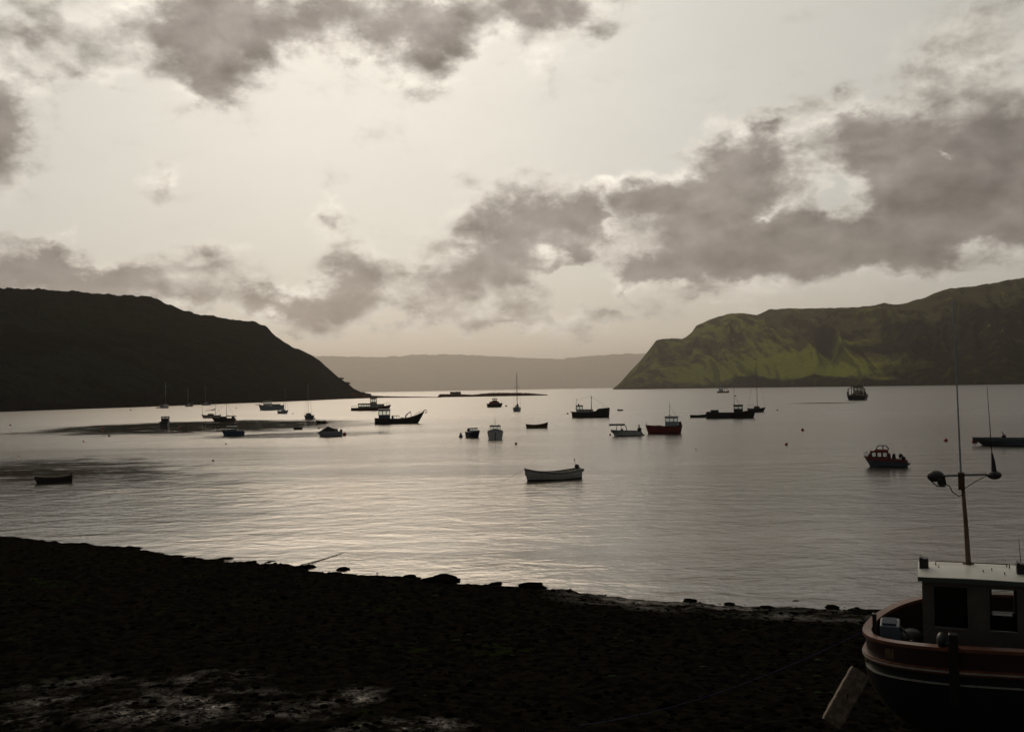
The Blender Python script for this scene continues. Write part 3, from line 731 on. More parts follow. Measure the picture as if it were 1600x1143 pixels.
def stern_trawler():
    r = boat_root('trawler', 1341.5, 624.5, 84, 'dark trawler steaming away, seen from astern with gallows and rusty gear', 'trawler')
    hull(r, 60, 29, 13, 7, 7, black, transom=.93, rake=.08, gun=rust, gw=.7, deck_mat=darkmetal, deck_drop=1.5)
    wheelhouse(r, -6, 10, 14, 7, 21, offwhite, darkmetal, sill=.55, head=.85, nside=3, nfront=3, roof_h=1, over=.6)
    g1 = MB()
    for s in (-1, 1):
        g1.tube([(-27, s * 12.5, 6), (-27, s * 12, 18)], .8, 6); g1.tube([(-27, s * 12, 17.5), (-27, s * 7, 20)], .6, 6); g1.box(-28.5, -25.5, s * 12.5 - 1.4, s * 12.5 + 1.4, 8, 13)
    g1.tube([(-27, -7, 20), (-27, 7, 20)], .6, 6); g1.tube([(-27, -7, 6), (-27, -7, 21)], .5, 6); g1.tube([(-27, 7, 6), (-27, 7, 21)], .5, 6); g1.tube([(-27, -2, 6), (-26, -2, 20)], .5, 6)
    g1.build('gallows', rust, r)
    MB().box(-24, -14, -9, -3, 6, 13, tx=1, ty=1, bev=.3).build('net_drum', rust, r); MB().box(-24, -14, 1, 8, 6, 11.5, tx=1, ty=1, bev=.3).build('fish_hold', wood, r)
    MB().box(-29.9, -29.2, -11, -5, 2.5, 8.8).build('stern_panel', offwhite, r)
    mast(r, 2, 22, 27, .5, darkmetal); mast(r, 2, 22, 30, .25, darkmetal, 'aerial', y=-9)
def white_motor_launch():
    r = boat_root('cruiser', 424, 640.5, 180, 'pale blue and white motor cruiser with bowsprit lying near the left shore', 'motor cruiser')
    hull(r, 39, 12, 9, 6.3, 8, pale, transom=.8, rake=.1, gun=navy, gw=.6, deck_mat=white, deck_drop=.5, mid_at=.4)
    MB().tube([(19, 0, 9), (24, 0, 8.8)], .5, 5).build('bowsprit', navy, r)
    wheelhouse(r, -1, 12, 8, 7, 14, white, navy, sill=.45, head=.85, nside=3, nfront=2, roof_h=.7, over=.6)
    MB().box(-14, -1, -3.5, 3.5, 6.5, 9.5, bev=.15).build('aft_cabin', pale, r)
    mast(r, 3, 15, 17.5, .6, navy, 'funnel'); mast(r, -19, 8, 15.5, .25, navy, 'ensign_staff'); railing(r, [(12, -3, 8), (15, -2, 8.5), (18, -1, 9)], 3, .15, steel)
def head_on_white():
    r = boat_root('fishing_boat', 774, 685.5, 90, 'pale boat seen squarely from astern with dark cabin windows and a thin mast', 'boat')
    hull(r, 44, 25, 15, 12, 12.5, white, transom=.93, rake=.08, bottom=black, gun=pale, gw=.8, deck_mat=darkmetal, deck_drop=2.5, draft=4, boot=0)
    wheelhouse(r, -4, 12, 17, 10, 20.5, white, bluegrey, sill=.35, head=.88, nside=2, nfront=3, roof_h=1, over=.7)
    mast(r, 0, 21.5, 34, .35, steel); MB().tube([(0, -1.5, 27), (0, 1.5, 27)], .2, 5).build('crosstree', steel, r)
    MB().box(-22.9, -22.1, -.6, .6, -1, 11).build('rudder', black, r); railing(r, [(-20, -11, 12.5), (-15, -11, 12.5)], 3, .25, steel); railing(r, [(-20, 11, 12.5), (-15, 11, 12.5)], 3, .25, steel)
    for y in (-5, 5): MB().ball((-14, y, 22.2), .9, sz=.6).build('navigation_light', darkmetal, r)
def small_blue_boat():
    r = boat_root('motorboat', 740.3, 683, -62, 'small dark motorboat with pale cuddy pointing towards the shore beside the grey cone buoy', 'motorboat')
    hull(r, 33, 16, 11.5, 8.5, 8.5, navy, transom=.85, rake=.1, gun=pale, gw=.9, deck_mat=bluegrey, deck_drop=1.2, bottom=black)
    wheelhouse(r, -5, 4, 9, 8, 14.5, pale, pale, sill=.4, head=.85, nside=1, nfront=2, roof_h=.7, over=.5)
    outboard(r, -17, 0, 8, 6, black)
def red_wheel_boat():
    r = boat_root('fishing_boat', 773, 636, 0, 'little red and black boat with domed cabin moored in front of the islet', 'fishing boat')
    hull(r, 25, 9, 6.6, 4.6, 5.8, black, transom=.85, rake=.12, gun=red, gw=.6, deck_mat=darkmetal, deck_drop=.5, srake=.06)
    MB().box(-9.5, 8.5, -3.2, 3.2, 5, 9.3, tx=2.0, ty=.5, bev=.2).build('cabin', red, r)
    wheelhouse(r, -3.5, 4, 4.5, 9, 13.3, red, red, sill=.4, head=.85, nside=2, nfront=1, roof_h=.6, over=.5, post=.6)
    mast(r, .5, 14, 26, .22, darkmetal); mast(r, 10.5, 6, 12, .15, darkmetal, 'aerial')
def canopy_boat():
    r = boat_root('motorboat', 978, 680.5, 180, 'open white boat with flat canopy and black outboard, left of the red fishing boat', 'motorboat')
    hull(r, 47, 17, 9.5, 7.8, 7.0, white, transom=.9, rake=.16, bottom=black, gun=bluegrey, gw=.8, deck_mat=bluegrey, deck_drop=3.5, fine=.7)
    MB().box(1, 26, -6, 6, 16.2, 19, bev=.2, tx=.3).build('canopy', bluegrey, r)
    fr = MB()
    for s in (-1, 1):
        fr.tube([(15, s * 5.5, 8), (13.5, s * 5.5, 16.4)], .5, 5); fr.tube([(7, s * 5.5, 8), (7, s * 5.5, 16.4)], .45, 5); fr.tube([(-1.5, s * 5.8, 7.5), (-.5, s * 5.8, 14.5), (1.5, s * 5.6, 16.8)], .6, 5)
    fr.build('canopy_frame', bluegrey, r)
    MB().add([(15, -5.4, 9), (15, 5.4, 9), (13.8, 5.4, 15), (13.8, -5.4, 15)], [(0, 1, 2, 3)]).build('windscreen', glass(), r)
    MB().box(4, 8, -2, 2, 5, 11).build('console', white, r)
    outboard(r, -22.5, 0, 6.5, 7, black, tilt=-.5); outboard(r, -21, 3.5, 6.2, 5.5, darkmetal, tilt=-.5)
def red_cruiser():
    r = boat_root('motorboat', 1384, 728.5, 176, 'red cabin motorboat with a windscreen frame on top and tilted outboards astern', 'motorboat')
    hull(r, 64, 25, 15.5, 11.5, 9.5, bluegrey, transom=.88, rake=.17, bottom=black, gun=red, gw=1.6, deck_mat=darkred, deck_drop=1.0, fine=.68, rub=(.82, red, .7), draft=3.5)
    # cabin sides with openings
    wheelhouse(r, -4, 22, 17, 12, 23.6, red, red, sill=.25, head=.86, nside=3, nfront=2, roof_h=1.3, over=.4, post=1.6, name='cabin')
    MB().prism([(21.8, 12), (21.8, 23), (27.5, 13)], -8, 8).build('foredeck_slope', red, r)
    MB().box(-8, -4.2, -8, 8, 11, 21, tx=0, dx=1.5).build('cabin_bulkhead', darkred, r)
    MB().box(-5, 17, -7.2, 7.2, 24.7, 27, tx=1.8, ty=1, bev=.2).build('upper_roof', red, r)
    f = MB()
    for s in (-1, 1):
        f.tube([(13.5, s * 6, 27), (11, s * 5.8, 32.5), (-1, s * 5.8, 32.8), (-5.5, s * 6, 27)], .55, 6); f.tube([(3.5, s * 5.8, 27), (3.5, s * 5.8, 32.7)], .45, 6)
    f.tube([(11, -5.8, 32.5), (11, 5.8, 32.5)], .5, 6); f.tube([(-1, -5.8, 32.8), (-1, 5.8, 32.8)], .5, 6)
    f.build('windscreen_frame', steel, r)
    MB().add([(13.2, -5.8, 27), (13.2, 5.8, 27), (11.1, 5.7, 32.3), (11.1, -5.7, 32.3)], [(0, 1, 2, 3)]).build('windscreen', glass(), r)
    for y in (-4, 3): MB().box(-15, -9.5, y - 2, y + 2, 11, 20.5, tx=.8, ty=.5, bev=.3).build('seat', darkmetal, r)
    outboard(r, -23, -4, 12, 8, black, tilt=-.35); outboard(r, -28, 4, 10, 7.5, black, tilt=-.7)
    railing(r, [(31, 0, 15), (28.5, -4, 14.5), (26, -6, 14)], 8.5, .25, steel); railing(r, [(31, 0, 15), (28.5, 4, 14.5), (26, 6, 14)], 8.5, .25, steel)
    MB().ball((24, -10.3, 6), 2.2, sy=.4).build('hull_mark', white, r)
def covered_boat():
    r = boat_root('motorboat', 515, 681.5, 184, 'grey white motorboat under a sloping dark cover, red buoy at its stern', 'motorboat')
    hull(r, 38, 16, 7.5, 7.5, 7.0, pale, transom=.85, rake=.18, bottom=black, gun=white, gw=.9, deck_mat=offwhite, deck_drop=1.0, fine=.6)
    MB().prism([(-8, 7), (-11, 10.5), (-3, 13.5), (2, 15.5), (3.5, 15.2), (12, 10), (16, 7.5)], -5, 5).build('cover', canvas, r)
    MB().box(-13, -7, -5, 5, 7, 12.2, bev=.2).build('cabin', offwhite, r)
    outboard(r, -18.5, 0, 6, 5, black, tilt=-.4)
def blue_motorboat():
    r = boat_root('motorboat', 364, 680, 180, 'blue cabin motorboat lying on the dark calm streak of water', 'motorboat')
    hull(r, 34, 13, 8.5, 7, 7, blue, transom=.85, rake=.14, bottom=black, gun=bluegrey, gw=.8, deck_mat=bluegrey, deck_drop=1)
    wheelhouse(r, -6, 9, 8, 6.5, 13.5, bluegrey, pale, sill=.4, head=.85, nside=2, nfront=2, roof_h=.8, over=.6)
    MB().ball((-16.5, -1, 4), 2.0).build('stern_fender', redp, r); mast(r, 8, 14, 24, .2, steel, 'aerial')
def dark_launch():
    r = boat_root('cabin_boat', 258, 664, 80, 'small dark boxy cabin boat sitting at the far edge of the dark streak', 'boat')
    hull(r, 26, 14, 7, 5.5, 6, navy, transom=.9, rake=.1, gun=black, gw=.6, deck_mat=darkmetal, deck_drop=.8)
    wheelhouse(r, -3, 7, 11, 5.5, 13, navy, navy, sill=.7, head=.9, nside=2, nfront=2, roof_h=.8, over=.5)
    mast(r, 2, 13.5, 16.5, .2, darkmetal, 'aerial')

# ------------------------------------------------------------------ sailing boats
def yacht(px, py, head, L, B, fb, mh, hull_m, label, mast_m=alu, mast_x=.08, lean=-.012, boom=True, cabin=None, cover=None, group='yachts lying at moorings', second=None, extra=None, mr=.42):
    r = boat_root('sailing_yacht', px, py, head, label, 'sailing yacht', group)
    hull(r, L, B, fb * 1.25, fb * .92, fb, hull_m, transom=.62, rake=.15, gun=darkmetal, gw=.35, deck_mat=offwhite, deck_drop=.25, draft=2, srake=.05)
    MB().box(-L * .15, L * .2, -B * .25, B * .25, fb * .8, fb * 1.55, tx=L * .03, ty=B * .04, bev=.15).build('coachroof', cabin or white, r)
    mx = L * mast_x
    # the photograph shows the masts leaning a touch: boats heel a little at their moorings
    m_ = MB().tube([(mx, 0, fb), (mx, 0, mh)], mr, 6, mr * .6).build('mast', mast_m, r, smooth=True)
    MB().tube([(mx, -B * .3, mh * .62), (mx, B * .3, mh * .62)], mr * .4, 4).build('spreader', mast_m, m_)
    sx = .07
    wire(r, [(mx, 0, mh), (L * .47, 0, fb * 1.3)], sx, darkmetal, 'forestay'); wire(r, [(mx, 0, mh), (-L * .48, 0, fb)], sx, darkmetal, 'backstay')
    for s in (-1, 1): wire(r, [(mx, 0, mh * .95), (mx, s * B * .3, mh * .62), (mx - .3, s * B * .46, fb)], sx, darkmetal, 'shroud')
    if boom:
        MB().tube([(mx, 0, fb + 2.6), (mx - L * .42, 0, fb + 2.3)], mr * .7, 6).build('boom', mast_m, r)
        MB().tube([(mx - .5, 0, fb + 3.3), (mx - L * .2, 0, fb + 3.0), (mx - L * .41, 0, fb + 2.8)], mr * 1.8, 7, mr).build('furled_sail', cover or bluecanvas, r, smooth=True)
    if second: mast(r, second[0], fb, second[1], mr * .7, mast_m, 'mizzen_mast')
    railing(r, [(-L * .46, -B * .28, fb), (-L * .47, 0, fb), (-L * .46, B * .28, fb)], 2.0, .12, steel, 'pushpit')
    r.rotation_euler.x += 0.0
    if extra: extra(r)
    return r
def yachts():
    yacht(808, 642.5, 84, 34, 12.5, 6.0, 61, pale, 'slim yacht seen from astern with one tall mast reaching above the far shore', lean=0, cabin=white, mr=.5,
          extra=lambda r: MB().ball((-6, -1.5, 10.5), 1.6).build('helm_cover', darkmetal, r))
    yacht(258, 637.5, 60, 22, 9, 3.6, 41, white, 'white yacht farthest left, in front of the dark headland', mr=.4)
    yacht(295, 635, 170, 13, 6, 2.6, 29, white, 'smallest white yacht close against the dark headland shore', mr=.3)
    yacht(322, 633, 176, 15, 5, 2.8, 31, pale, 'pale yacht half hidden behind the two masted yacht, under the headland', mr=.3)
    yacht(330, 652.8, 180, 30, 8, 4.4, 22, offwhite, 'light hulled two masted yacht with a furled sail slung between its masts', boom=False, second=(13.2, 21), mast_x=-.21, cabin=black, mr=.4,
          extra=lambda r: MB().tube([(-5, 0, 14), (0, 0, 12.3), (6, 0, 11.7), (8, 0, 12.4)], .35, 6, .3).build('furled_sail', black, r) and MB().tube([(-6, 0, 14.5), (-4, 0, 12.2), (1, 0, 11.8)], .9, 6, .3).build('sail_bundle', black, r))
    yacht(349.5, 658, 180, 36, 9, 5.0, 29, black, 'black hulled sloop with a dark boom in front of the two masted yacht', mast_x=-.12, cabin=black, mast_m=darkmetal, cover=black, mr=.45,
          extra=lambda r: MB().box(-16, -12, -2, 2, 4.5, 8).build('cockpit_hood', black, r) and MB().ball((-18.3, 0, 2.0), 1.3).build('stern_fender', redp, r))
    yacht(442, 646, 0, 17, 6, 4.6, 40, pale, 'short pale yacht in front of the pale blue cruiser', mr=.26, boom=False, mast_x=.22)
    yacht(482.5, 655, 110, 26, 13, 6.5, 56, bluegrey, 'stubby grey yacht with a hair thin mast, right of the pale blue cruiser', mr=.28, cabin=bluegrey,
          extra=lambda r: MB().ball((-11, -5.5, 1.5), 1.3).build('stern_fender', redp, r))
    yacht(1182, 643.5, 0, 28, 9, 6, 73, black, 'dark yacht behind the long black boat with a tall brown wooden mast', mast_m=varnish, cabin=varnish, mast_x=.05, boom=False, mr=.5,
          extra=lambda r: railing(r, [(-13, -3, 6), (-9, -3, 6), (-5, -3, 6), (-1, -3, 6)], 5, .15, varnish, 'guard_rail'))

# ------------------------------------------------------------------ open boats
def clinker_boat():
    r = boat_root('rowing_boat', 863, 748.8, 207, 'white open clinker boat with black bottom and tilted outboard motor, alone in the middle water', 'rowing boat')
    s = hull(r, 96, 34, 19.5, 11.5, 15.5, white, transom=.62, rake=.06, bottom=black, gun=bluegrey, gw=1.3, deck_mat=offwhite, deck_drop=10.5, fine=.60, draft=4.5, rub=(.86, bluegrey, .45), boot=1.6, thick=.8, mid_at=.45)
    secs = s[0]
    for q in (.28, .42, .57, .72):                       # clinker plank lands
        lb = MB()
        for sg in (1, -1):
            pts = []
            for rr in secs:
                zz = q * rr[-1][2]
                for k in range(len(rr) - 1):
                    if rr[k][2] <= zz <= rr[k + 1][2]:
                        f = (zz - rr[k][2]) / (rr[k + 1][2] - rr[k][2]); pts.append((rr[k][0] + f * (rr[k + 1][0] - rr[k][0]), sg * (rr[k][1] + f * (rr[k + 1][1] - rr[k][1]) + .12), zz)); break
            lb.tube(pts, .28, 4)
        lb.build('plank_land', white, r)
    for x, w in ((-26, 24), (-6, 28), (14, 25)):
        MB().box(x - 2.6, x + 2.6, -w / 2, w / 2, 8.5, 9.5).build('thwart', offwhite, r)
    MB().prism([(29, 12), (46, 17.5), (46, 16.8), (29, 11.3)], -4, 4).build('foredeck', offwhite, r)
    MB().tube([(-8, 10, 11), (20, 7, 12.5), (34, 3, 14)], .6, 6, .5).build('oar', wood, r)
    o = outboard(r, -47, 0, 15.5, 8, black, tilt=-1.0)
    MB().tube([(-43, 0, 21), (-40.5, 0, 25), (-40, 0, 28.5)], .35, 6).build('tiller', darkmetal, o); MB().ball((-40, 0, 29.5), 1.3).build('tiller_grip', darkred, o)
    global U
    u = U; b = r.matrix_basis @ Vector((47 * u, 0, 19 * u)); e = ground(782, 752, 0.0)
    pts = []
    for i in range(13):
        t = i / 12; p = b.lerp(e, t); p.z = max(-.02, b.z * (1 - t) - .9 * u * 6 * t * (1 - t)); pts.append(tuple(p))
    rp = MB().tube(pts, .011, 5).build('mooring_rope', ropem, None, u=1.0)
    rp['label'] = 'thin mooring rope sagging from the white clinker boat bow into the water'; rp['category'] = 'rope'
def rowing_boats():
    r = boat_root('rowing_boat', 839, 668.5, 0, 'brown wooden rowing boat with both ends raised, right of the boat seen from astern', 'rowing boat')
    hull(r, 35, 11, 9, 5.2, 6.5, varnish, canoe=True, rake=.05, gun=varnish, gw=.7, deck_mat=varnish, deck_drop=4, bottom=black, thick=.5)
    for x in (-7, 5): MB().box(x - 1.2, x + 1.2, -4.5, 4.5, 3.8, 4.4).build('thwart', varnish, r)
    MB().box(8.5, 11, -2, 2, 3.5, 5.8).build('fish_box', offwhite, r)
    r = boat_root('rowing_boat', 83, 753, 186, 'dark rowing boat lost in the dark water at the far left', 'rowing boat')
    hull(r, 54, 20, 11, 8, 11, black, transom=.7, rake=.08, gun=varnish, gw=1.1, deck_mat=darkmetal, deck_drop=7, thick=.7, bottom=black)
    for x in (-13, 0, 12): MB().box(x - 1.8, x + 1.8, -8, 8, 6.5, 7.2).build('thwart', wood, r)
    outboard(r, -26, 0, 9, 5, black)
    for px, py, hd, L, B, fb, m_, lab in (
        (501.5, 661, 180, 16, 6, 4.2, black, 'dark dinghy with raised bow just behind the covered grey motorboat'),
        (466, 670.6, 0, 14.5, 5.5, 3.6, black, 'plain black dinghy lying right of the dark calm streak'),
        (247.5, 637.3, 0, 7, 3, 1.3, black, 'tiny dark dinghy left of the farthest left yacht'),
        (1091.5, 652, 0, 26, 8, 4.2, black, 'flat black tender moored behind the long black boat'),
        (969, 641.6, 180, 9, 4, 2.2, navy, 'tiny dark dinghy between the black fishing boat and the islet tip')):
        r = boat_root('dinghy', px, py, hd, lab, 'dinghy', 'small dinghies at moorings')
        hull(r, L, B, fb * 1.25, fb * .9, fb, m_, transom=.75, rake=.12, gun=darkmetal, gw=.35, deck_mat=darkmetal, deck_drop=fb * .55, thick=.3)
        MB().box(-L * .1, L * .02, -B * .42, B * .42, fb * .55, fb * .68).build('thwart', darkmetal, r)
    r = boat_root('open_boat', 1589, 696, 180, 'long low blue grey open boat cut off by the right edge behind the radio mast', 'boat')
    hull(r, 128, 34, 12.5, 11.5, 11.5, bluegrey, transom=.85, rake=.16, gun=bluegrey, gw=1.5, deck_mat=darkmetal, deck_drop=7, bottom=black, fine=.66, thick=1.2, draft=4)
    for x in (-30, -5, 35): MB().box(x - 3, x + 3, -14, 14, 7, 8).build('thwart', bluegrey, r)
    MB().box(14, 22, -3, 3, 6, 17.5, tx=1, bev=.25).build('engine_cover', darkmetal, r); MB().tube([(18, 0, 17), (20.5, 0, 22)], .8, 6).build('steering_post', darkmetal, r)

def buoy(px, py, rad, material, label, kind='ball', name='mooring_buoy'):
    global U
    p = ground(px, py, 0); U = (p - EYE).dot(FWD) / F
    r = bpy.data.objects.new(name, None); COL.objects.link(r); r.location = p; r['label'] = label; r['category'] = 'buoy'; r['group'] = 'mooring buoys on the loch'
    if kind == 'ball':
        MB().ball((0, 0, rad * .55), rad, 12, sz=.92).build('float', material, r, smooth=True)
        MB().tube([(0, 0, rad * 1.3), (0, 0, rad * 1.65)], rad * .22, 8).build('eye', darkmetal, r)
    else:
        MB().ball((0, 0, rad * .4), rad, 12, sz=.6).build('float', material, r, smooth=True)
        MB().tube([(0, 0, rad * .5), (0, 0, rad * 1.6), (0, 0, rad * 2.4)], rad * .85, 10, rad * .12).build('cone', material, r, smooth=True)
def buoys():
    B = [(538.5, 679.5, 2.9, redp, 'red buoy floating at the stern of the covered grey motorboat'),
         (498.3, 669.5, 1.5, yellow, 'yellow buoy at the bow of the covered grey motorboat'),
         (511.3, 660.6, 1.2, orange, 'orange buoy at the end of the dark dinghy with raised bow'),
         (806.3, 694, 2.1, orange, 'orange buoy right of the boat seen squarely from astern'),
         (1228.7, 695, 2.5, redp, 'dark red buoy alone in the open water left of the red cabin motorboat'),
         (1254, 672.5, 2.5, redp, 'red buoy in open water, the farther of the pair left of the red cabin motorboat'),
         (1214.5, 641, 1.3, redp, 'small red buoy right of the dark yacht with the brown mast'),
         (1087.5, 702, 1.0, orange, 'tiny orange buoy in the water below the red fishing boat'),
         (887, 646.8, 1.5, orange, 'orange buoy at the stern of the black fishing boat'),
         (953.5, 679.5, 1.6, orange, 'orange buoy at the bow of the boat with the flat canopy'),
         (998.5, 665.5, 1.6, redp, 'red buoy just behind the outboard of the boat with the flat canopy'),
         (791, 635, 1.6, redp, 'red float between the little red boat and the slim yacht'),
         (16, 664.8, 1.5, orange, 'orange buoy farthest left of all, above the dark water'),
         (160.5, 669.3, 2.2, redp, 'red buoy at the left end of the dark calm streak'),
         (279.5, 667.3, 1.7, redp, 'red buoy on the dark streak right of the boxy cabin boat'),
         (170.5, 681.5, 1.9, darkred, 'dark red buoy just below the left end of the dark streak'),
         (130.5, 690, 1.4, orange, 'orange buoy below and left of the dark streak'),
         (29, 712.5, 1.2, orange, 'small orange buoy above the dark rowing boat'),
         (204, 641, 1.2, orange, 'tiny orange buoy near the headland, left of the farthest left yacht'),
         (333, 720, 1.7, darkred, 'dark red buoy in the open water below the blue cabin motorboat'),
         (353, 694, 1.3, orange, 'orange buoy straight below the blue cabin motorboat'),
         (369, 637.8, 1.0, orange, 'tiny orange buoy left of the pale blue cruiser'),
         (457.5, 646.5, 1.0, orange, 'tiny orange buoy between the short pale yacht and the stubby grey yacht'),
         (1478, 689, 3.0, redp, 'red buoy on the ruffled water left of the radio mast'),
         (1523, 691.5, 4.4, redp, 'big red buoy touching the bow of the long blue grey open boat')]
    for px, py, rr, m_, lab in B: buoy(px, py, rr, m_, lab)
    buoy(720, 683, 3.3, bluegrey, 'grey cone topped buoy left of the small dark motorboat', 'cone')

steel_work_boat(); harbour_ferry(); drifter(); red_boat(); long_dark_boat(); far_trawler(); stern_trawler(); white_motor_launch()
head_on_white(); small_blue_boat(); red_wheel_boat(); canopy_boat(); red_cruiser(); covered_boat(); blue_motorboat(); dark_launch()
yachts(); clinker_boat(); rowing_boats(); buoys()
# ------------------------------------------------------------------ foreground fishing boat, aground by the quay
def foreground_boat():
    global U
    d = ray(1352, 985); hz_ = 15.7 / math.hypot(d.x, d.y); p = EYE + d * hz_; U = (p - EYE).dot(FWD) / F
    r = bpy.data.objects.new('fishing_boat', None); COL.objects.link(r); r.location = p
    az = azel(1440, 600)[0]
    r.rotation_euler = (Matrix.Rotation(-az, 4, 'Z') @ Matrix.Rotation(math.radians(6.5), 4, 'X')).to_euler()
    r['label'] = 'large dark green fishing boat with red bulwarks and white wheelhouse roof, at lower right'; r['category'] = 'fishing boat'
    hullm = mat('boat_green_hull', (.006, .018, .013), .45, var=.4, vscale=1.5, bump=.002, bscale=20)
    capm = mat('boat_cap_rail', (.17, .065, .04), .4, var=.45, vscale=4, bump=.002, bscale=40)
    redb = mat('boat_bulwark', (.030, .009, .008), .5, var=.4, vscale=3)
    linem = mat('boat_white_line', (.34, .33, .30), .5, var=.35, vscale=6)
    housem = mat('wheelhouse_timber', (.085, .075, .068), .55, var=.3, vscale=3, bump=.002, bscale=25)
    deckm = mat('boat_deck', (.03, .022, .016), .7, var=.4, vscale=3)
    L = 760.0; HB = 128.0
    def half(x):                              # plan of the rounded stern
        t = min(1, max(0, x) / 190.0); a = HB * (1 - (1 - t) ** 2.6) ** .56
        if x > 330: a *= 1 - ((x - 330) / (L - 330)) ** 2.4
        return max(.5, a)
    def sheer(x): return 31 * (1 - math.exp(-x / 75.0)) + (0 if x < 300 else 34 * ((x - 300) / 460) ** 2)
    # side levels below the cap: (depth below sheer, inset factor, stern rake)
    LV = [(0, 1.0, 0), (-27, 1.0, 1), (-34, .995, 2), (-58, .975, 5), (-85, .93, 12), (-110, .85, 26), (-135, .73, 50), (-160, .56, 90), (-190, .32, 150), (-222, .12, 210), (-258, .045, 240)]
    xs = [0, 1.2, 4, 8, 14, 22, 32, 45, 60, 80, 105, 135, 170, 210, 260, 320, 390, 470, 550, 630, 700, 745, L]
    rows = []
    for dz, f, rk in LV:
        row = []
        for x in xs:
            t = x / L; xx = rk + (L - rk - (0 if dz > -60 else (abs(dz) - 60) * .45)) * t if True else x
            row.append((xx, half(x) * f, sheer(x) + dz))
        rows.append(row)
    n = len(xs); m_ = len(LV); vs = []; fs = []
    for sg in (-1, 1):
        for row in rows: vs += [(x, sg * y, z) for x, y, z in row]
    for sd in (0, 1):
        o = sd * n * m_
        for i in range(m_ - 1):
            for j in range(n - 1):
                q = (o + i * n + j, o + i * n + j + 1, o + (i + 1) * n + j + 1, o + (i + 1) * n + j); fs.append(q if sd == 1 else q[::-1])
    for i in range(m_ - 1):
        a = i * n; b = n * m_ + i * n; fs.append((a, b, b + n, a + n)); fs.append((a + n - 1, a + 2 * n - 1, b + 2 * n - 1, b + n - 1))
    a = (m_ - 1) * n
    for j in range(n - 1): fs.append((a + j, a + j + 1, n * m_ + a + j + 1, n * m_ + a + j))
    h = MB().add(vs, fs).build('hull', hullm, r, smooth=True)
    h.data.materials.append(redb)
    for i, pl in enumerate(h.data.polygons):
        zc = sum(1 for v in pl.vertices if (v % (n * m_)) // n <= 1)
        if zc == len(pl.vertices): pl.material_index = 1
    # inside of the bulwark and the deck
    vs = []; fs = []
    for x in xs:
        y = max(.3, half(x) - 5); xx = x + 5 * math.exp(-x / 20) - (5 if x > L - 20 else 0)
        vs += [(xx, -y, sheer(x)), (xx, -y * .985, sheer(x) - 52), (xx, y * .985, sheer(x) - 52), (xx, y, sheer(x))]
    for i in range(n - 1):
        a, b = 4 * i, 4 * i + 4; fs += [(a, a + 1, b + 1, b), (a + 2, a + 3, b + 3, b + 2)]
    MB().add(vs, fs).build('inner_bulwark', redb, r)
    vs2 = []; fs2 = []
    for k, x in enumerate(xs):
        y = max(.3, half(x) - 5) * .985; vs2 += [(x + 5 * math.exp(-x / 20), -y, sheer(x) - 50), (x + 5 * math.exp(-x / 20), y, sheer(x) - 50)]
    for i in range(n - 1): fs2.append((2 * i, 2 * i + 2, 2 * i + 3, 2 * i + 1))
    MB().add(vs2, fs2).build('deck', deckm, r)
    # cap rail: a broad plank all round, proud of the side
    def band(name, mt, out, inn, z0, z1, fr=None, x1=L):
        v = []; f = []
        pts = []
        for i in range(61):
            w = i / 60; x = x1 * w ** 1.9; pts.append((x, half(x)))
        path = [(x, -y) for x, y in reversed(pts)] + [(x, y) for x, y in pts[1:]]
        N = len(path)
        for i, (x, y) in enumerate(path):
            a = path[max(0, i - 1)]; b = path[min(N - 1, i + 1)]; tx, ty = b[0] - a[0], b[1] - a[1]; l = math.hypot(tx, ty) or 1
            nx, ny = ty / l, -tx / l                      # points outward
            if nx * 1 + ny * (y) * .01 > 0 and x < 30: pass
            s_ = 1 if (ny * y > 0 or (abs(y) < 20 and nx < 0)) else -1
            nx *= s_; ny *= s_; z = sheer(max(x, 0))
            v += [(x + nx * out, y + ny * out, z + z0), (x + nx * out, y + ny * out, z + z1), (x - nx * inn, y - ny * inn, z + z1), (x - nx * inn, y - ny * inn, z + z0)]
        for i in range(N - 1):
            a, b = 4 * i, 4 * i + 4
            for k in range(4): f.append((a + k, b + k, b + (k + 1) % 4, a + (k + 1) % 4))
        return MB().add(v, f).build(name, mt, r)
    band('cap_rail', capm, 4, 9, -1, 4)
    band('rubbing_strake', capm, 4.5, 2, -34, -27)
    band('rubbing_iron', linem, 5.4, -3.5, -31.2, -29.2)
    band('white_line', linem, .8, 4, -51, -49.4)
    st = [(rk - 2.5, 0, dz) for dz, f, rk in LV[2:]] 
    MB().tube(st, 3.2, 6).build('stern_post', wood, r, smooth=True)
    # faded pale marks on the bulwark
    for k, (x, w) in enumerate(((33, 1.4), (37, 2.2), (41.5, 1.4))):
        y = -half(x) - .7; MB().box(x - w, x + w, y - .4, y + .5, sheer(x) - 22, sheer(x) - 8).build('faded_mark', mat('faded_cream', (.20, .15, .07), .6, var=.5, vscale=14), r)
    # wheelhouse
    X0, X1, Y0, Y1, ZT, ZB = 84.0, 223.0, -46.0, 44.0, 103.0, -20.0
    w = MB(); th = 4
    sill, head = 30.0, 92.0
    w.box(X0, X1, Y0, Y0 + th, ZB, sill); w.box(X0, X1, Y1 - th, Y1, ZB, sill)
    w.box(X0, X0 + th, Y0 + th, Y1 - th, ZB, sill + 8); w.box(X1 - th, X1, Y0 + th, Y1 - th, ZB, sill + 8)
    w.box(X0 + .3, X1 - .3, Y0 + .3, Y0 + th, head, ZT); w.box(X0 + .3, X1 - .3, Y1 - th, Y1 - .3, head, ZT)
    w.box(X0 + .3, X0 + th, Y0 + th, Y1 - th, head, ZT); w.box(X1 - th, X1 - .3, Y0 + th, Y1 - th, head, ZT)
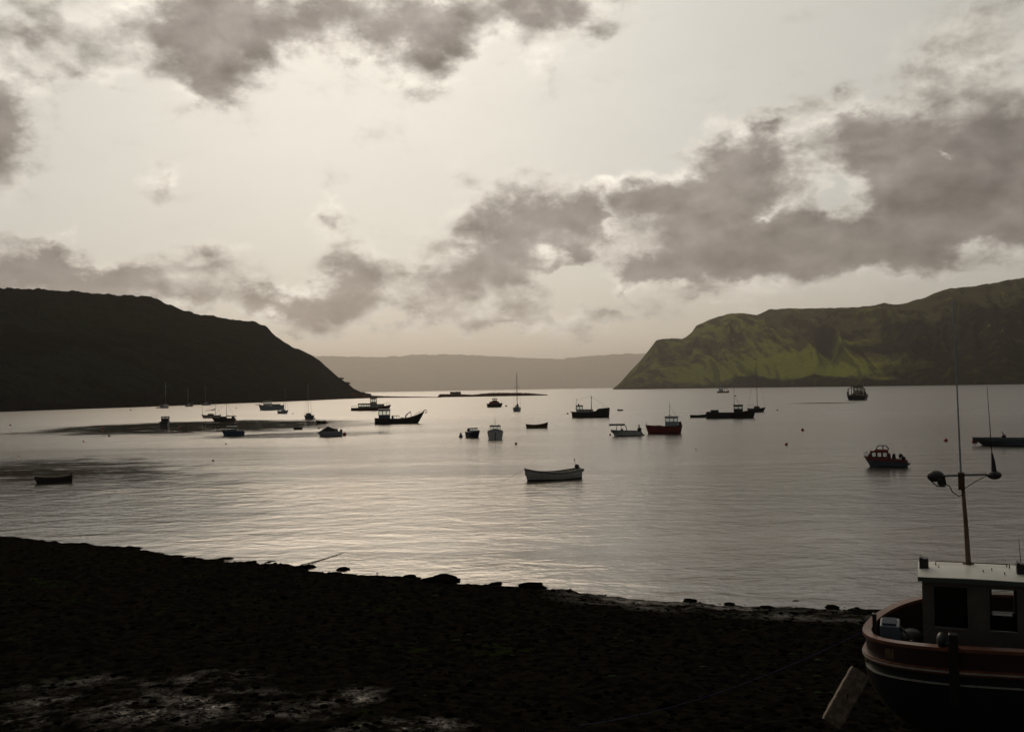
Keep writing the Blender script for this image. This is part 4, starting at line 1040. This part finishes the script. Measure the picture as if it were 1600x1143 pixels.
    for a, b in ((X0, X0 + 16), (X0 + 61, X0 + 90), (X1 - 13, X1)): w.box(a, b, Y0 + .2, Y0 + th, sill, head)
    for a, b in ((X0, X0 + 26), (X0 + 58, X0 + 98), (X1 - 11, X1)): w.box(a, b, Y1 - th, Y1 - .2, sill, head)
    for xe in ((X0 + .2, X0 + th), (X1 - th, X1 - .2)):
        for a, b in ((Y0 + th, Y0 + 16), (-6, 6), (Y1 - 16, Y1 - th)): w.box(xe[0], xe[1], a, b, sill + 8, head)
    wh = w.build('wheelhouse', housem, r)
    for a, b in ((X0 + 16, X0 + 61), (X0 + 90, X1 - 13)):
        MB().add([(a, Y0 + 2, sill), (b, Y0 + 2, sill), (b, Y0 + 2, head), (a, Y0 + 2, head)], [(0, 1, 2, 3)]).build('window', glass(), wh)
        fm = MB()
        for (p0, p1, q0, q1) in ((a - 2, b + 2, sill - 3, sill), (a - 2, b + 2, head, head + 2.5), (a - 2.5, a, sill, head), (b, b + 2.5, sill, head)): fm.box(p0, p1, Y0 - 1.2, Y0 - .05, q0, q1)
        fm.build('window_frame', housem, wh)
    for a, b in ((X0 + 26, X0 + 58), (X0 + 98, X1 - 11)):
        MB().add([(a, Y1 - 2, sill), (b, Y1 - 2, sill), (b, Y1 - 2, head), (a, Y1 - 2, head)], [(0, 1, 2, 3)]).build('window', glass(), wh)
    for xe in (X0 + 2, X1 - 2):
        for a, b in ((Y0 + 16, -6), (6, Y1 - 16)):
            MB().add([(xe, a, sill + 8), (xe, b, sill + 8), (xe, b, head), (xe, a, head)], [(0, 1, 2, 3)]).build('window', glass(), wh)
    # gear inside, against the far windows; console raised to darken the left one
    MB().box(X0 + 8, X0 + 62, 12, 36, ZB, 84, bev=.03).build('window_darkening_console', darkmetal, wh); MB().box(X0 + 96, X1 - 14, 24, 38, ZB, 30, bev=.03).build('chart_shelf', darkmetal, wh)
    MB().box(X0 + 92, X1 - 12, 10, 30, 78, head, bev=.05).build('overhead_radio_shelf', darkmetal, wh)
    # roof: cambered, overhanging
    rm = mat('roof_white_paint', (.74, .75, .68), .4, var=.22, vscale=1.3, bump=.001, bscale=30)
    vs = []; fs = []; NX, NY = 14, 8
    for lay in (0, 1):
        for i in range(NX + 1):
            for j in range(NY + 1):
                a, b = i / NX, j / NY; x = X0 - 5 + (X1 - X0 + 10) * a; y = Y0 - 6 + (Y1 - Y0 + 10) * b
                z = ZT + 5.0 * (1 - (2 * a - 1) ** 2) * .35 + 4.0 * (1 - (2 * b - 1) ** 2) - (4.5 * b) + (2.8 if lay else 0)
                vs.append((x, y, z))
    k = (NX + 1) * (NY + 1)
    for i in range(NX):
        for j in range(NY):
            a = i * (NY + 1) + j; q = (a, a + NY + 1, a + NY + 2, a + 1); fs.append(tuple(v + k for v in q)); fs.append(q[::-1])
    ed = [i * (NY + 1) for i in range(NX + 1)] + [NX * (NY + 1) + j for j in range(1, NY + 1)] + [i * (NY + 1) + NY for i in range(NX - 1, -1, -1)] + [j for j in range(NY - 1, 0, -1)]
    for i in range(len(ed)):
        a, b = ed[i], ed[(i + 1) % len(ed)]; fs.append((a, b, b + k, a + k))
    rf = MB().add(vs, fs).build('roof', rm, r, smooth=False)
    tr = MB(); tr.box(X0 - 5.5, X1 + 5.5, Y0 - 7.2, Y0 - 6.02, ZT - 3, ZT + 3.6); tr.build('roof_edge', mat('roof_edge', (.05, .07, .06), .5), r)
    for x, y in ((X0 - 1, -8), (X1 - 9, -14)):
        l = MB().box(x - 1, x + 11, y - 6, y + 6, 107, 123, bev=.12); l.box(x - 2, x + 2, y - 7, y + 7, 105, 125); l.build('navigation_light', black, r)
    for x, y, hh in ((104, 10, 5), (108, -6, 4), (205, 12, 6), (202, 22, 4), (168, -20, 5), (180, -8, 5), (196, -26, 5)):
        MB().tube([(x, y, 105), (x, y, 107 + hh)], .8, 5).build('roof_stud', rust, rf)
    MB().tube([(104, 24, 109.5), (150, 26, 109), (205, 24, 109.5)], .7, 5).build('roof_cable', rust, rf)
    MB().tube([(X1 - 2, 14, 106), (X1 - 5, 14, 154)], .7, 5, .3).build('short_aerial', darkmetal, r)
    # mast with crossbar, floodlights and whip aerials
    mx, my = 150.0, 22.0
    # the hull lies over a little; the mast stands nearly plumb in the photograph
    m1 = MB().tube([(mx, my, 104), (mx - 2, my - 5, 160), (mx - 7, my - 12, 251)], 4.2, 10, 2.6).build('mast', mat('tan_mast', (.16, .10, .05), .6, var=.5, vscale=6), r, smooth=True)
    MB().box(mx - 8, mx + 8, my - 8, my + 8, 104, 107.5).build('mast_foot', rust, m1)
    MB().box(mx - 12, mx - 3, my - 17, my - 7, 225, 251).build('mast_clamp', rust, m1)
    zb = 247.0; yb = my - 12
    MB().tube([(mx - 36, yb, zb - 2), (mx - 8, yb, zb), (mx + 35, yb, zb + 2)], 1.9, 8).build('crossbar', steel, m1)
    fl = MB().ball((mx - 43, yb, zb - 2), 11, 14, sz=.8, sx=1.15); fl.box(mx - 41, mx - 28, yb - 7, yb + 7, zb - 17, zb + 2, tx=2, bev=.25); fl.tube([(mx - 53, yb, zb - 6), (mx - 41, yb - 9, zb - 16), (mx - 30, yb, zb - 18)], 1.0, 6)
    fl.build('floodlight', darkmetal, r)
    MB().ball((mx + 37, yb, zb + 1), 10.5, 14, sz=.62).build('aerial_base', darkmetal, r)
    MB().tube([(mx + 37, yb, zb + 4), (mx + 36, yb, zb + 22), (mx + 34.5, yb, zb + 34)], 4.0, 8, 1.2).build('aerial_spring', darkmetal, r)
    MB().tube([(mx + 34.5, yb, zb + 33), (mx + 30, yb, zb + 133)], .75, 6, .35).build('whip_aerial', darkmetal, r)
    MB().tube([(mx - 8, yb, zb), (mx - 10, yb, zb + 110), (mx - 13, yb, zb + 262)], 1.5, 8, .7).build('long_aerial', pale, r)
    cb = MB().tube([(mx - 36, yb, zb - 14), (mx - 24, yb, zb - 17), (mx - 20, yb, zb - 26), (mx - 12, yb, zb - 32), (mx - 6, yb, zb - 30)], .8, 5)
    cb.tube([(mx + 28, yb, zb), (mx + 12, yb, zb - 9), (mx - 3, yb, zb - 20)], .7, 5); cb.build('lamp_cable', rubber, r)
    # deck gear in the stern
    MB().box(12, 18, -24, -17, -36, 36, bev=.1).build('mooring_post', darkmetal, r)
    MB().box(22, 52, -30, 12, -45, 20, tx=1, ty=1, bev=.04).build('engine_casing', bluegrey, r)
    MB().box(26, 46, -24, 4, 20, 23).build('casing_lid', bluecanvas, r)
    MB().ball((66, 40, -22), 20, 12, sz=.85).build('fish_barrel', darkmetal, r, smooth=True)
    MB().tube([(50, -8, 14), (62, -22, 8), (78, -34, -6), (80, -36, -40)], 2.0, 7).build('hose', rubber, r, smooth=True)
    MB().tube([(66, -60, -18), (67, -60, 12)], 2.0, 6).build('deck_stanchion', darkmetal, r)
    MB().box(116, 130, -131, -120, -52, 50, tx=1, bev=.1).build('hauler_post', black, r); MB().ball((108, -112, 34), 12, 12, sx=.6).build('hauler_wheel', black, r, smooth=True)
    MB().tube([(104, -116, 30), (126, -124, 36)], 3, 6).build('hauler_arm', black, r)
    # blue mooring rope down to the beach
    def sp(px, py, rr):
        q = ray(px, py); return EYE + q * (rr / math.hypot(q.x, q.y))
    b = r.matrix_basis @ Vector((0, -4 * U, 2 * U))
    e = ground(905, 1132, 1.95); pts = []
    for i in range(21):
        t = i / 20; p_ = b.lerp(e, t); p_.z -= 2.6 * t * (1 - t) * .35; pts.append(tuple(p_))
    rp = MB().tube(pts, .006, 6).build('mooring_rope', bluerope, None, u=1.0)
    rp['label'] = 'thin blue rope running from the green fishing boat down to the dark beach'; rp['category'] = 'rope'
foreground_boat()

def timber():
    a = ground(1303, 1122, 2.05); U_ = (a - EYE).dot(FWD) / F
    ax = azel(1303, 1100)[0]; X = Vector((math.cos(ax), -math.sin(ax), 0)); Y = Vector((math.sin(ax), math.cos(ax), 0)); Z = Vector((0, 0, 1))
    d = (X * 37 + Z * 62 + Y * 22).normalized(); w = (X * 26 - Z * 16).normalized(); w = (w - d * w.dot(d)).normalized(); t = d.cross(w)
    Ln, Wd, Th = 88 * U_, 15 * U_, 10 * U_
    vs = []; N = 14; rnd = random.Random(5)
    for i in range(N + 1):
        s_ = -.10 + 1.06 * i / N; c = a + d * (Ln * s_)
        for (p, q) in ((-1, -1), (-.82, -1.08), (.82, -1.08), (1, -.9), (1, .9), (.8, 1.06), (-.8, 1.06), (-1, .9)):
            j = rnd.uniform(-.03, .03) + (.06 if i in (0, N) else 0) * -1
            vs.append(c + w * (Wd * p * (1 + j)) + t * (Th * q * (1 + j)) - a)
    fs = [tuple(range(7, -1, -1)), tuple(range(N * 8, N * 8 + 8))]
    for i in range(N):
        for k in range(8): j = (k + 1) % 8; fs.append((i * 8 + k, i * 8 + j, i * 8 + 8 + j, i * 8 + 8 + k))
    tm = mat('old_timber', (.20, .155, .11), .8, var=.6, vscale=9, bump=.006, bscale=26)
    o = MB().add(vs, fs).build('timber_baulk', tm, None, u=1.0); o.location = a
    o['label'] = 'squared weathered timber baulk leaning on the dark beach left of the green boat'; o['category'] = 'timber'
    b = MB().box(-.02, .02, -.02, .02, -.06, .06).build('iron_bolt', rust, o, u=1.0); b.location = d * (Ln * .45) - t * Th
timber()

# ------------------------------------------------------------------ shore rocks, weed, chain
weed_rock = mat('weed_covered_rock', (.006, .006, .004), .85, spec=.0, var=.5, vscale=5, bump=.02, bscale=9)
def rock_mesh(rad, seed, flat=.5, n=3):
    import bmesh
    bm = bmesh.new(); bmesh.ops.create_icosphere(bm, subdivisions=n, radius=1)
    P = np.array([v.co[:] for v in bm.verts]); nn = fbm(P[:, 0] * 1.3 + seed, P[:, 1] * 1.3 + P[:, 2] * 1.7, 4, seed, .6)
    for v, k in zip(bm.verts, nn): v.co = v.co * (1 + .62 * float(k)); v.co.z *= flat; v.co *= rad
    me = bpy.data.meshes.new('rock'); bm.to_mesh(me); bm.free(); me.materials.append(weed_rock)
    for p in me.polygons: p.use_smooth = True
    return me
ROCKS = [(393, 879, 9, 'weedy rock at the water edge left of the mooring chain'), (478, 886, 15, 'low weedy rock where the mooring chain comes ashore'),
         (537, 889.5, 9, 'small weedy rock just right of the mooring chain'), (640, 900.5, 8, 'small rock at the water edge left of the biggest rounded rock'),
         (692, 907, 24, 'biggest rounded weedy rock on the water edge, below the middle of the bay'), (832, 916.5, 20, 'second big rounded rock on the water edge, below the white clinker boat'),
         (1078, 939, 11, 'dark rock standing in the wet mud margin, left one of three'), (1140, 944, 7, 'small dark rock in the wet mud margin, middle one of three'),
         (1197, 951, 14, 'flat dark rock in the wet mud margin, right one of three'), (775, 912, 8, 'low rock between the two big rounded rocks on the water edge'),
         (1300, 949, 9, 'flat dark stone on the wet margin behind the timber baulk'), (130, 851.5, 8, 'dark stone on the water edge at the far left')]
for i, (px, py, rp, lab) in enumerate(ROCKS):
    z = 0.0; p = ground(px, py, z); u = (p - EYE).dot(FWD) / F
    o = bpy.data.objects.new('shore_rock', rock_mesh(rp * u * 1.1, i + 3, .26 if rp > 12 else .34)); COL.objects.link(o); o.location = p + Vector((0, 0, .01)); o.rotation_euler = (0, 0, i * 1.3)
    o['label'] = lab; o['category'] = 'rock'; o['group'] = 'weedy rocks along the water edge'
pts = [ground(470, 882, .05), ground(492, 877, .02), ground(512, 871, .012), ground(536, 863.5, .0)]
ch = MB()
for a, b in zip(pts[:-1], pts[1:]):
    for k in range(8):
        c = a.lerp(b, (k + .5) / 8); e = (b - a).normalized() * .055
        ch.tube([tuple(c - e), tuple(c + e)], .022 if k % 2 else .03, 5)
c_ = ch.build('mooring_chain', rust, None, u=1.0); c_['label'] = 'rusty mooring chain running from the beach edge out into the shallow water'; c_['category'] = 'chain'

def scatter(name, n, seed, size, region, material, label, cat, zoff=0.0, flat=.5):
    """countless small clumps, one joined mesh laid on the beach surface"""
    rs = np.random.RandomState(seed)
    az = rs.uniform(-.62, .62, n); e = np.interp(az, EDGE_AZ, EDGE_R)
    r = region(rs, e, n); x, y = np.sin(az) * r, np.cos(az) * r; z, md = beach_h(x, y, True, True); k_ = md < .25 if name == 'seaweed' else (md > .12 if name == 'pebbles' else md > -1)
    x, y, z, az = x[k_], y[k_], z[k_], az[k_]; n = len(x)
    ico = [(0, 0, 1), (.9, 0, .35), (.28, .85, .4), (-.73, .53, .3), (-.73, -.53, .38), (.28, -.85, .33), (.1, 0, -.6)]
    fc = [(0, 1, 2), (0, 2, 3), (0, 3, 4), (0, 4, 5), (0, 5, 1), (6, 2, 1), (6, 3, 2), (6, 4, 3), (6, 5, 4), (6, 1, 5)]
    I = np.array(ico)
    s = size[0] + (size[1] - size[0]) * rs.rand(n) ** 3.0
    V = np.tile(I[None], (n, 1, 1)) * (1 + .35 * (rs.rand(n, 7, 1) - .5)); an = rs.rand(n) * 6.28
    c, sn = np.cos(an)[:, None], np.sin(an)[:, None]; st = (.7 + .9 * rs.rand(n))[:, None]
    X = V[:, :, 0] * st; Y = V[:, :, 1]
    Vx = (X * c - Y * sn) * s[:, None] + x[:, None]; Vy = (X * sn + Y * c) * s[:, None] + y[:, None]; Vz = V[:, :, 2] * s[:, None] * flat + z[:, None] + zoff
    P = np.stack([Vx, Vy, Vz], -1).reshape(-1, 3); Fc = (np.array(fc)[None] + 7 * np.arange(n)[:, None, None]).reshape(-1, 3)
    me = bpy.data.meshes.new(name); me.vertices.add(len(P)); me.vertices.foreach_set('co', P.ravel())
    me.loops.add(Fc.size); me.loops.foreach_set('vertex_index', Fc.ravel().astype(np.int32)); me.polygons.add(len(Fc))
    me.polygons.foreach_set('loop_start', np.arange(0, Fc.size, 3, dtype=np.int32)); me.polygons.foreach_set('loop_total', np.full(len(Fc), 3, dtype=np.int32)); me.update(calc_edges=True)
    me.materials.append(material); o = bpy.data.objects.new(name, me); COL.objects.link(o)
    o['kind'] = 'stuff'; o['label'] = label; o['category'] = cat
scatter('seaweed', 9000, 7, (.02, .13), lambda rs, e, n: 14 + (e + .6 - 14) * rs.rand(n) ** .8, weed_rock, 'dark seaweed clumps covering the whole foreshore', 'seaweed')
pebble_mat = mat('wet_pebbles', (.035, .03, .027), .6, spec=.12, var=.6, vscale=3)
scatter('pebbles', 14000, 8, (.012, .05), lambda rs, e, n: 17.5 + 9 * rs.rand(n), pebble_mat, 'wet pebbles strewn over the near part of the beach', 'pebbles')
green_mat = mat('green_weed', (.012, .028, .005), .8, spec=.02, var=.4)
scatter('green_weed', 260, 9, (.04, .16), lambda rs, e, n: 22 + (e - 24) * rs.rand(n), green_mat, 'scattered scraps of bright green weed on the dark beach', 'weed', flat=.25)

# ------------------------------------------------------------------ far details
def small_tree(px, py, hpx, wpx, seed, label):
    g_ = ground(px, py + 4, 0); d = ray(px, py); R0 = 1420.0; p = EYE + d * (R0 / math.hypot(d.x, d.y)); u = R0 / F
    r = bpy.data.objects.new('wind_bent_tree', None); COL.objects.link(r); r.location = p; r['label'] = label; r['category'] = 'tree'; r['group'] = 'trees on the headland tip'
    rnd = random.Random(seed); h, w = hpx * u, wpx * u
    MB().tube([(0, 0, -6 * u), (0, 0, h * .5), (.2 * w, 0, h * .8)], .12 * h, 6, .04 * h).build('trunk', wood, r, u=1.0)
    cb = MB()
    for i in range(150):
        a = rnd.uniform(0, 6.28); q = rnd.random() ** .6; c = Vector((math.cos(a) * q * w * .5 + .15 * w, math.sin(a) * q * w * .4, h * (.42 + rnd.uniform(-.25, .38) * (1.1 - q))))
        s = w * rnd.uniform(.12, .22); v = [c + Vector((rnd.uniform(-s, s), rnd.uniform(-s, s), rnd.uniform(-s, s))) for _ in range(3)]; cb.add(v, [(0, 1, 2)])
    cb.build('crown', mat('far_leaves', (.03, .04, .015), .8), r, u=1.0)
small_tree(567, 615.5, 4.4, 5, 1, 'lone small tree on the low tip of the left headland')
small_tree(541, 601.5, 6.5, 9, 2, 'bushy tree breaking the headland outline above the low tip')
small_tree(531, 593.5, 5, 8, 3, 'upper bushy tree on the headland slope above the low tip')
def islet_stack():
    d = ray(711.5, 615.5); R0 = ground(711, 619.6, 0); R0 = math.hypot(R0.x, R0.y) + 18; p = EYE + d * (R0 / math.hypot(d.x, d.y)); u = R0 / F
    m_ = MB(); rnd = random.Random(3)
    for i in range(6):
        x0 = (-8.3 + i * 2.8) * u; m_.box(x0, x0 + 2.9 * u, -3 * u + rnd.uniform(-.5, .5) * u, 3 * u, -5.0 * u, (3.9 + rnd.uniform(-.35, .3)) * u, tx=.1 * u, bev=.08)
    o = m_.build('rock_stack', mat('lichen_rock', (.045, .04, .03), .9, spec=0.0, var=.4, vscale=.4, bump=.4, bscale=.6), None, u=1.0); o.location = p
    o.rotation_euler = (0, 0, -math.atan2(p.x, p.y)); o['label'] = 'flat topped block of rock on the left end of the low islet'; o['category'] = 'rock'
islet_stack()
# ------------------------------------------------------------------ haze
me = bpy.data.meshes.new('haze')
x0, x1, y0, y1, z0, z1 = -60500, 60500, -60, 60500, -8, 1550
me.from_pydata([(x0, y0, z0), (x1, y0, z0), (x1, y1, z0), (x0, y1, z0), (x0, y0, z1), (x1, y0, z1), (x1, y1, z1), (x0, y1, z1)], [],
               [(0, 3, 2, 1), (4, 5, 6, 7), (0, 1, 5, 4), (1, 2, 6, 5), (2, 3, 7, 6), (3, 0, 4, 7)])
hz = bpy.data.objects.new('haze', me); COL.objects.link(hz); hz['kind'] = 'stuff'
hz['label'] = 'pale sea haze lying over the loch and the far hills'; hz['category'] = 'haze'
HM = bpy.data.materials.new('sea_air'); HM.use_nodes = True
nt = HM.node_tree; nt.nodes.clear()
vo = nt.nodes.new('ShaderNodeOutputMaterial'); pv = nt.nodes.new('ShaderNodeVolumePrincipled')
pv.inputs['Color'].default_value = (.95,.90,.85,1); pv.inputs['Density'].default_value = 3.8e-5; pv.inputs['Anisotropy'].default_value = .6
nt.links.new(pv.outputs[0], vo.inputs['Volume']); me.materials.append(HM)
